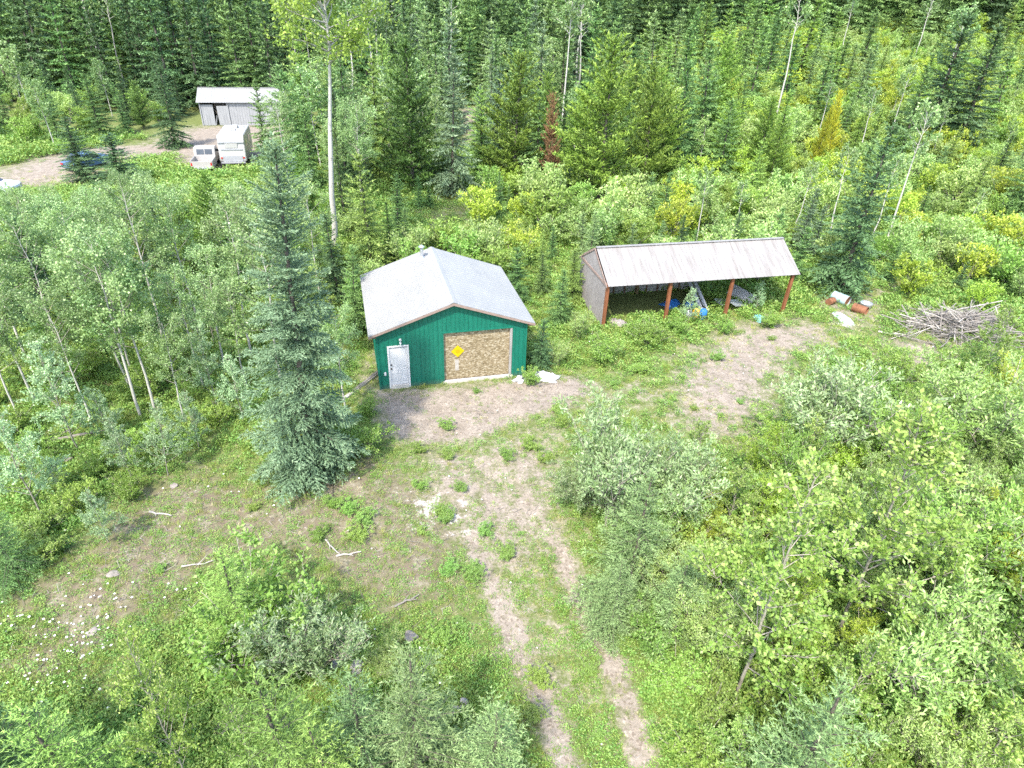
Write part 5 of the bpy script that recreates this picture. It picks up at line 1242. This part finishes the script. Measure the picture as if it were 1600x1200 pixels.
# thicket on the right
cnt['W'] = fill([(3.2, 19.5), (4.6, 10.5), (5, 6.0), (12, 6.0), (10, 12), (8.3, 18.5), (6, 21)], 1.08, [('willow', 3, 1.6, 2.8, ['willow', 'willow', 'olive'], 'willow bush'), ('bush', 4, 1.0, 1.9, ['bright', 'bright', 'weed'], 'leafy green bush'), ('sapling', 0.8, 2, 3.2, ['cottonwood'], 'cottonwood shoot')], 'in the thicket nearest the driveway', 23, max_n=75)
cnt['X'] = fill([(8.3, 18.5), (10, 12), (12, 6.0), (17, 6), (20, 20), (11, 22.5)], 1.15, [('willow', 4, 1.8, 3.0, ['willow', 'willow', 'olive'], 'willow bush'), ('bush', 4, 1.0, 1.8, ['bright', 'bright', 'weed'], 'leafy green bush'), ('sapling', 0.9, 2, 3.4, ['cottonwood'], 'cottonwood shoot')], 'in the thicket at lower right', 24, max_n=130)
cnt['Y'] = fill([(13, 22), (20, 19), (27, 27), (24, 30), (17.5, 28)], 1.5, [('willow', 5, 1.5, 2.8, ['willow', 'willow', 'olive'], 'willow bush'), ('bush', 3, 1.0, 1.8, ['bright', 'weed'], 'leafy green bush')], 'in the thicket before the brush pile', 25)
# low shrubs in the grass at the bottom
cnt['Z'] = fill([(-7.2, 12.8), (-3.2, 12.2), (-1.2, 7.2), (-8.0, 7.0), (-6.6, 10)], 1.25, [('bush', 4, 0.5, 1.1, ['bright', 'weed'], 'low green shrub'), ('willow', 1.2, 0.9, 1.6, ['willow'], 'twiggy willow')], 'in the grass left of the wheel tracks', 26, pad=0.3)
cnt['ZA'] = fill([(-0.6, 10.6), (0.2, 10.2), (1.0, 7.2), (-1.2, 7.2)], 0.9, [('bush', 4, 0.4, 0.9, ['bright', 'weed'], 'low green shrub')], 'beside the bottom of the wheel tracks', 27, pad=0.2)
print('stands', cnt, 'total', sum(cnt.values()))

# weeds standing on the bare ground, each a plant of its own
for i, (x, y) in enumerate(WEED_SPOTS):
    near = 'on the garage forecourt' if y > 20 and x < 4 else ('on the gravel yard' if x > 4 else ('on the driveway' if x > -4 else 'on the mossy ground'))
    c, t, h0 = PROTO['bush'][RNG.randrange(4)]
    h = RNG.uniform(0.22, 0.5) if not (-7 < x < -4.5 and 15 < y < 18) else RNG.uniform(0.35, 0.55)
    WEED_SPOTS[i] = (x, y, h, near)
for near in sorted({w[3] for w in WEED_SPOTS}):
    row = sorted([w for w in WEED_SPOTS if w[3] == near], key=lambda w: w[0]/w[1])
    for i, (x, y, h, _) in enumerate(row):
        o = plant('bush', x, y, h, RNG.choice(['weed', 'bright']), f'low leafy weed clump, {ORD[i]} from the left of those {near}', 1.5, 'weed clumps '+near)
        o.name = 'weed_clump'; o['category'] = 'weed'

# ------------------------------------------------------------------ ground cover and the far wood (uncountable)
SRC = {}
def source(name, S, mats):
    o = bpy.data.objects.new(name, S.mesh(name, mats)); return o
def weed_source(seed, n, r_, h, ll, lw):
    r = np.random.default_rng(seed); S = Soup()
    az = r.random(n)*6.283; rr = r_*np.sqrt(r.random(n)); z = h*(0.15+0.85*r.random(n))*(1-0.5*(rr/r_)**2)
    P = np.column_stack([rr*np.cos(az), rr*np.sin(az), z]); D = unit(np.column_stack([np.cos(az), np.sin(az), 0.5+0*az])+r.normal(0, 0.5, (n, 3)))
    W = unit(np.cross(D, unit(r.normal(0, 0.5, (n, 3))+np.array([0, 0, 1.0]))))*(lw/2*(0.7+0.6*r.random(n)))[:, None]
    S.kites(P, D, W, ll*(0.6+0.8*r.random(n)), 0, np.clip(r.random(n)*0.8+0.2*z/h, 0, 1))
    return S
def grass_source(seed, n, r_, h, w):
    r = np.random.default_rng(seed); S = Soup()
    az = r.random(n)*6.283; rr = r_*np.sqrt(r.random(n)); P = np.column_stack([rr*np.cos(az), rr*np.sin(az), 0*az-0.01])
    D = unit(np.column_stack([np.cos(az)*0.5, np.sin(az)*0.5, 0*az+1])+r.normal(0, 0.25, (n, 3)))
    W = unit(np.cross(D, r.normal(0, 1, (n, 3))))*w/2
    S.tris(P, D, W, h*(0.5+0.7*r.random(n)), 0, r.random(n)); return S
def scatter(name, label_kind, P, scl, idx, sources, zoff=0.0, tilt=0.12, seed=1):
    r = np.random.default_rng(seed); n = len(P)
    col = bpy.data.collections.new(name+'_shapes')
    for i, s in enumerate(sources): s.name = f'{name}_shape_{i:02d}'; col.objects.link(s)
    me = bpy.data.meshes.new(name); me.vertices.add(n)
    me.vertices.foreach_set('co', np.column_stack([P, height(P)+zoff]).astype(np.float32).ravel())
    rot = np.column_stack([r.normal(0, tilt, n), r.normal(0, tilt, n), r.random(n)*6.283]).astype(np.float32)
    a = me.attributes.new('rot', 'FLOAT_VECTOR', 'POINT'); a.data.foreach_set('vector', rot.ravel())
    a = me.attributes.new('scl', 'FLOAT', 'POINT'); a.data.foreach_set('value', np.asarray(scl, np.float32))
    a = me.attributes.new('idx', 'INT', 'POINT'); a.data.foreach_set('value', np.asarray(idx, np.int32))
    o = link(bpy.data.objects.new(name, me)); o['kind'] = 'stuff'; o['label'] = label_kind
    g = bpy.data.node_groups.new(name, 'GeometryNodeTree')
    g.interface.new_socket('Geometry', in_out='INPUT', socket_type='NodeSocketGeometry'); g.interface.new_socket('Geometry', in_out='OUTPUT', socket_type='NodeSocketGeometry')
    N = g.nodes; gi = N.new('NodeGroupInput'); go = N.new('NodeGroupOutput'); ip = N.new('GeometryNodeInstanceOnPoints')
    ci = N.new('GeometryNodeCollectionInfo'); ci.inputs['Collection'].default_value = col; ci.inputs['Separate Children'].default_value = True; ci.inputs['Reset Children'].default_value = True
    def na(nm, dt): q = N.new('GeometryNodeInputNamedAttribute'); q.data_type = dt; q.inputs['Name'].default_value = nm; return q.outputs['Attribute']
    K = g.links.new
    K(gi.outputs[0], ip.inputs['Points']); K(ci.outputs[0], ip.inputs['Instance']); ip.inputs['Pick Instance'].default_value = True
    K(na('idx', 'INT'), ip.inputs['Instance Index']); K(na('scl', 'FLOAT'), ip.inputs['Scale'])
    e2r = N.new('FunctionNodeEulerToRotation'); K(na('rot', 'FLOAT_VECTOR'), e2r.inputs[0]); K(e2r.outputs[0], ip.inputs['Rotation'])
    K(ip.outputs[0], go.inputs[0])
    md = o.modifiers.new('scatter', 'NODES'); md.node_group = g
    return o
def candidates(n, seed, y0, y1, pw=1.0):
    r = np.random.default_rng(seed); y = y0+(y1-y0)*r.random(n)**pw; x = (r.random(n)*2-1)*(0.84*y+7)
    return np.column_stack([x, y]), r
def under_roof(P):
    m = np.zeros(len(P), bool)
    for o, w, l, pad in ((GAR, 6.85, 6.5, 0.12), (SHED, 7.0, 4.1, 0.0)):
        q = local(P, o); y0 = -pad if o is GAR else 1.0
        m |= (q[:, 0] > -pad) & (q[:, 0] < w+pad) & (q[:, 1] > y0) & (q[:, 1] < l+pad)
    return m
def fbm(P, s, seed):
    r = np.random.default_rng(seed); v = np.zeros(len(P))
    for k in range(7):
        a = r.random()*6.28; f = s*(0.6+1.9*r.random()); v += np.sin((P[:, 0]*math.cos(a)+P[:, 1]*math.sin(a))*f+r.random()*6.28)
    return v/7**0.5
def ground_cover():
    # leafy undergrowth
    P, r = candidates(90000, 3, 6.5, 75, 1.35)
    d, mo, ch = masks(P); nz = fbm(P, 1.6, 4)
    right = np.clip((P[:, 0]-0.12*P[:, 1]-1.5)/4, 0, 1)
    left = np.clip((-P[:, 0]-6)/8, 0, 1)
    dens = np.clip(1.0-1.35*d+0.36*nz, 0.0, 1)*np.clip(1-0.95*mo+0.25*fbm(P, 1.0, 44), 0.05, 1)
    keep = (r.random(len(P)) < dens*0.75) & ~under_roof(P)
    P = P[keep]; k = keep; s = (0.55+0.7*r.random(len(P)))*(1+0.35*right[k]+0.25*left[k])*(1-0.45*mo[k])*np.clip(1-0.7*d[k], 0.3, 1)
    s *= np.clip(P[:, 1]/28, 0.8, 2.2)
    src = [source('w', weed_source(400+i, 46, 0.24, 0.26+0.04*(i % 3), 0.085, 0.05), [M['weed']]) for i in range(5)] + [source('w', weed_source(410+i, 40, 0.22, 0.34, 0.10, 0.035), [M['bright']]) for i in range(2)]
    scatter('undergrowth', 'low leafy undergrowth across the clearing', P, s, r.integers(0, 7, len(P)), src, seed=5)
    print('undergrowth', len(P))
    # small mossy leaves hugging the ground
    P, r = candidates(70000, 6, 6.5, 40, 1.2)
    d, mo, ch = masks(P); nz = fbm(P, 2.4, 7)
    dens = np.clip(0.9-0.85*d+0.45*nz, 0.02, 1)
    keep = (r.random(len(P)) < dens*(0.6+0.1*mo)) & ~under_roof(P); P = P[keep]
    s = (0.5+0.7*r.random(len(P)))*np.clip(1-0.4*d[keep], 0.4, 1)
    src = [source('m', weed_source(420+i, 36, 0.20, 0.07, 0.05, 0.03), [M['weed']]) for i in range(4)]
    scatter('ground_leaves', 'small creeping leaves on the soil', P, s, r.integers(0, 4, len(P)), src, seed=8)
    # grass
    P, r = candidates(80000, 9, 6.5, 62, 1.3)
    d, mo, ch = masks(P); nz = fbm(P, 1.1, 10)
    dens = np.clip(0.75-0.62*d+0.4*nz, 0.06, 1)*(1-0.4*mo)
    keep = (r.random(len(P)) < dens*0.7) & ~under_roof(P); P = P[keep]
    s = (0.5+0.8*r.random(len(P)))*np.clip(1-0.55*d[keep], 0.4, 1)*np.clip(P[:, 1]/25, 0.8, 2.0)
    ix = np.where(r.random(len(P)) < 0.18+0.35*d[keep], 3+r.integers(0, 2, len(P)), r.integers(0, 3, len(P)))
    src = [source('g', grass_source(430+i, 26, 0.12, 0.26, 0.014), [M['grass']]) for i in range(3)] + [source('g', grass_source(440+i, 20, 0.12, 0.20, 0.012), [M['straw']]) for i in range(2)]
    scatter('grass', 'thin grass tufts across the clearing', P, s, ix, src, seed=11)
    # white flowers
    P, r = candidates(60000, 12, 7, 32, 1.0)
    a = area(P, 'moss', 2.0)*np.clip((-P[:, 0]-6.5)/3, 0.03, 1)*np.clip((15.5-P[:, 1])/3, 0.04, 1)
    keep = (r.random(len(P)) < (0.15*a+0.004)*np.clip(0.5+fbm(P, 1.5, 13), 0, 1.6)) & ~under_roof(P); P = P[keep]
    S = Soup(); n = 10; az = np.arange(n)*6.283/n; D = np.column_stack([np.cos(az), np.sin(az), 0*az+0.12]); Z = np.zeros((n, 3)); Z[:, 2] = 0.12
    S.kites(Z, unit(D), np.column_stack([-np.sin(az), np.cos(az), 0*az])*0.008, np.full(n, 0.032), 0, np.full(n, 0.5))
    S.sticks(np.array([[0, 0, 0.0]]), np.array([[0, 0, 0.12]]), np.array([0.003]), np.array([0.002]), 1)
    scatter('wildflowers', 'scattered small white wildflowers', P, 0.7+0.6*r.random(len(P)), np.zeros(len(P)), [source('f', S, [M['flower'], M['weed']])], seed=14)
    # pebbles on the bare soil
    P, r = candidates(60000, 15, 6.5, 38, 1.2)
    d, mo, ch = masks(P); keep = (r.random(len(P)) < np.clip(d-0.2, 0, 1)*0.25+0.5*ch+0.02*mo) & ~under_roof(P); P = P[keep]
    src = []
    for i in range(3):
        bm = bmesh.new(); bmesh.ops.create_icosphere(bm, subdivisions=1, radius=0.03); rr = random.Random(i)
        for v in bm.verts: v.co = Vector((v.co.x*1.3, v.co.y, v.co.z*0.6))*rr.uniform(0.7, 1.25)
        me = bpy.data.meshes.new('pebble'); bm.to_mesh(me); bm.free(); me.materials.append(M['stone_pale']); src.append(bpy.data.objects.new('pebble', me))
    scatter('pebbles', 'pebbles on the bare soil', P, 0.35+0.9*r.random(len(P))**3, r.integers(0, 3, len(P)), src, tilt=0.5, seed=16)
ground_cover()
def litter():
    P, r = candidates(16000, 70, 6.5, 40, 1.2)
    d, mo, ch = masks(P); keep = (r.random(len(P)) < 0.05+0.30*mo+0.05*d) & ~under_roof(P); P = P[keep]; src = []
    for i in range(4):
        q = np.random.default_rng(80+i); S = Soup(); n = 5; a = q.random(n)*6.28; A = np.column_stack([q.normal(0, 0.12, n), q.normal(0, 0.12, n), 0.015+0.02*q.random(n)])
        L = 0.08+0.22*q.random(n); S.sticks(A, A+np.column_stack([np.cos(a)*L, np.sin(a)*L, q.normal(0, 0.02, n)]), np.full(n, 0.006), np.full(n, 0.003), 0); src.append(source('t', S, [M['grey_wood'] if i < 3 else M['pale_wood']]))
    scatter('twig_debris', 'fallen twigs on the soil', P, 0.6+0.9*r.random(len(P)), r.integers(0, 4, len(P)), src, seed=71)
litter()
def hillside_brush():
    r = np.random.default_rng(60); P = []
    for y in np.arange(58, 140, 1.9):
        for x in np.arange(0.10*y, 0.84*y+8, 1.9): P.append((x+r.normal(0, 0.6), y+r.normal(0, 0.6)))
    P = np.array(P); dens = np.clip(0.55+0.35*fbm(P, 0.35, 61)+(P[:, 1]-80)/60, 0.15, 1)*np.clip((P[:, 0]/P[:, 1]-0.08)/0.15, 0, 1)
    P = P[(r.random(len(P)) < dens)]
    src = []
    for i, mt in enumerate(('olive', 'bright', 'willow', 'olive', 'willow', 'bright')):
        c, t, h0 = PROTO['far_shrub'][i % 4]; c2 = c.copy(); c2.materials[0] = M[mt]; src.append(bpy.data.objects.new('s', c2))
    scatter('hillside_brush', 'yellow-green brush covering the rising ground at the back', P, 0.45+0.55*r.random(len(P)), r.integers(0, 6, len(P)), src, zoff=0, tilt=0.06, seed=62)
hillside_brush()
def far_wood():
    r = np.random.default_rng(50); P = []
    for y in np.arange(118, 210, 4.2):
        for x in np.arange(-0.84*y-10, 0.84*y+10, 4.2): P.append((x+r.normal(0, 1.1), y+r.normal(0, 1.1)))
    P = np.array(P); P = P[(P[:, 1] > 128) | (P[:, 0]/P[:, 1] < 0.12)]; src = []
    for i, mt in enumerate(('dark', 'green', 'dark', 'green')):
        c, t, h0 = PROTO['far_spruce'][i]; c2 = c.copy(); c2.materials[0] = M[mt]; src.append(bpy.data.objects.new('s', c2))
    c, t, h0 = PROTO['far_aspen'][0]; c2 = c.copy(); c2.materials[0] = M['aspen']; src.append(bpy.data.objects.new('s', c2))
    scatter('far_forest', 'dense far conifer forest along the horizon', P, 1.05+0.4*r.random(len(P)), np.minimum(r.integers(0, 9, len(P))//2, 4), src, zoff=0, tilt=0.02, seed=51)
far_wood()
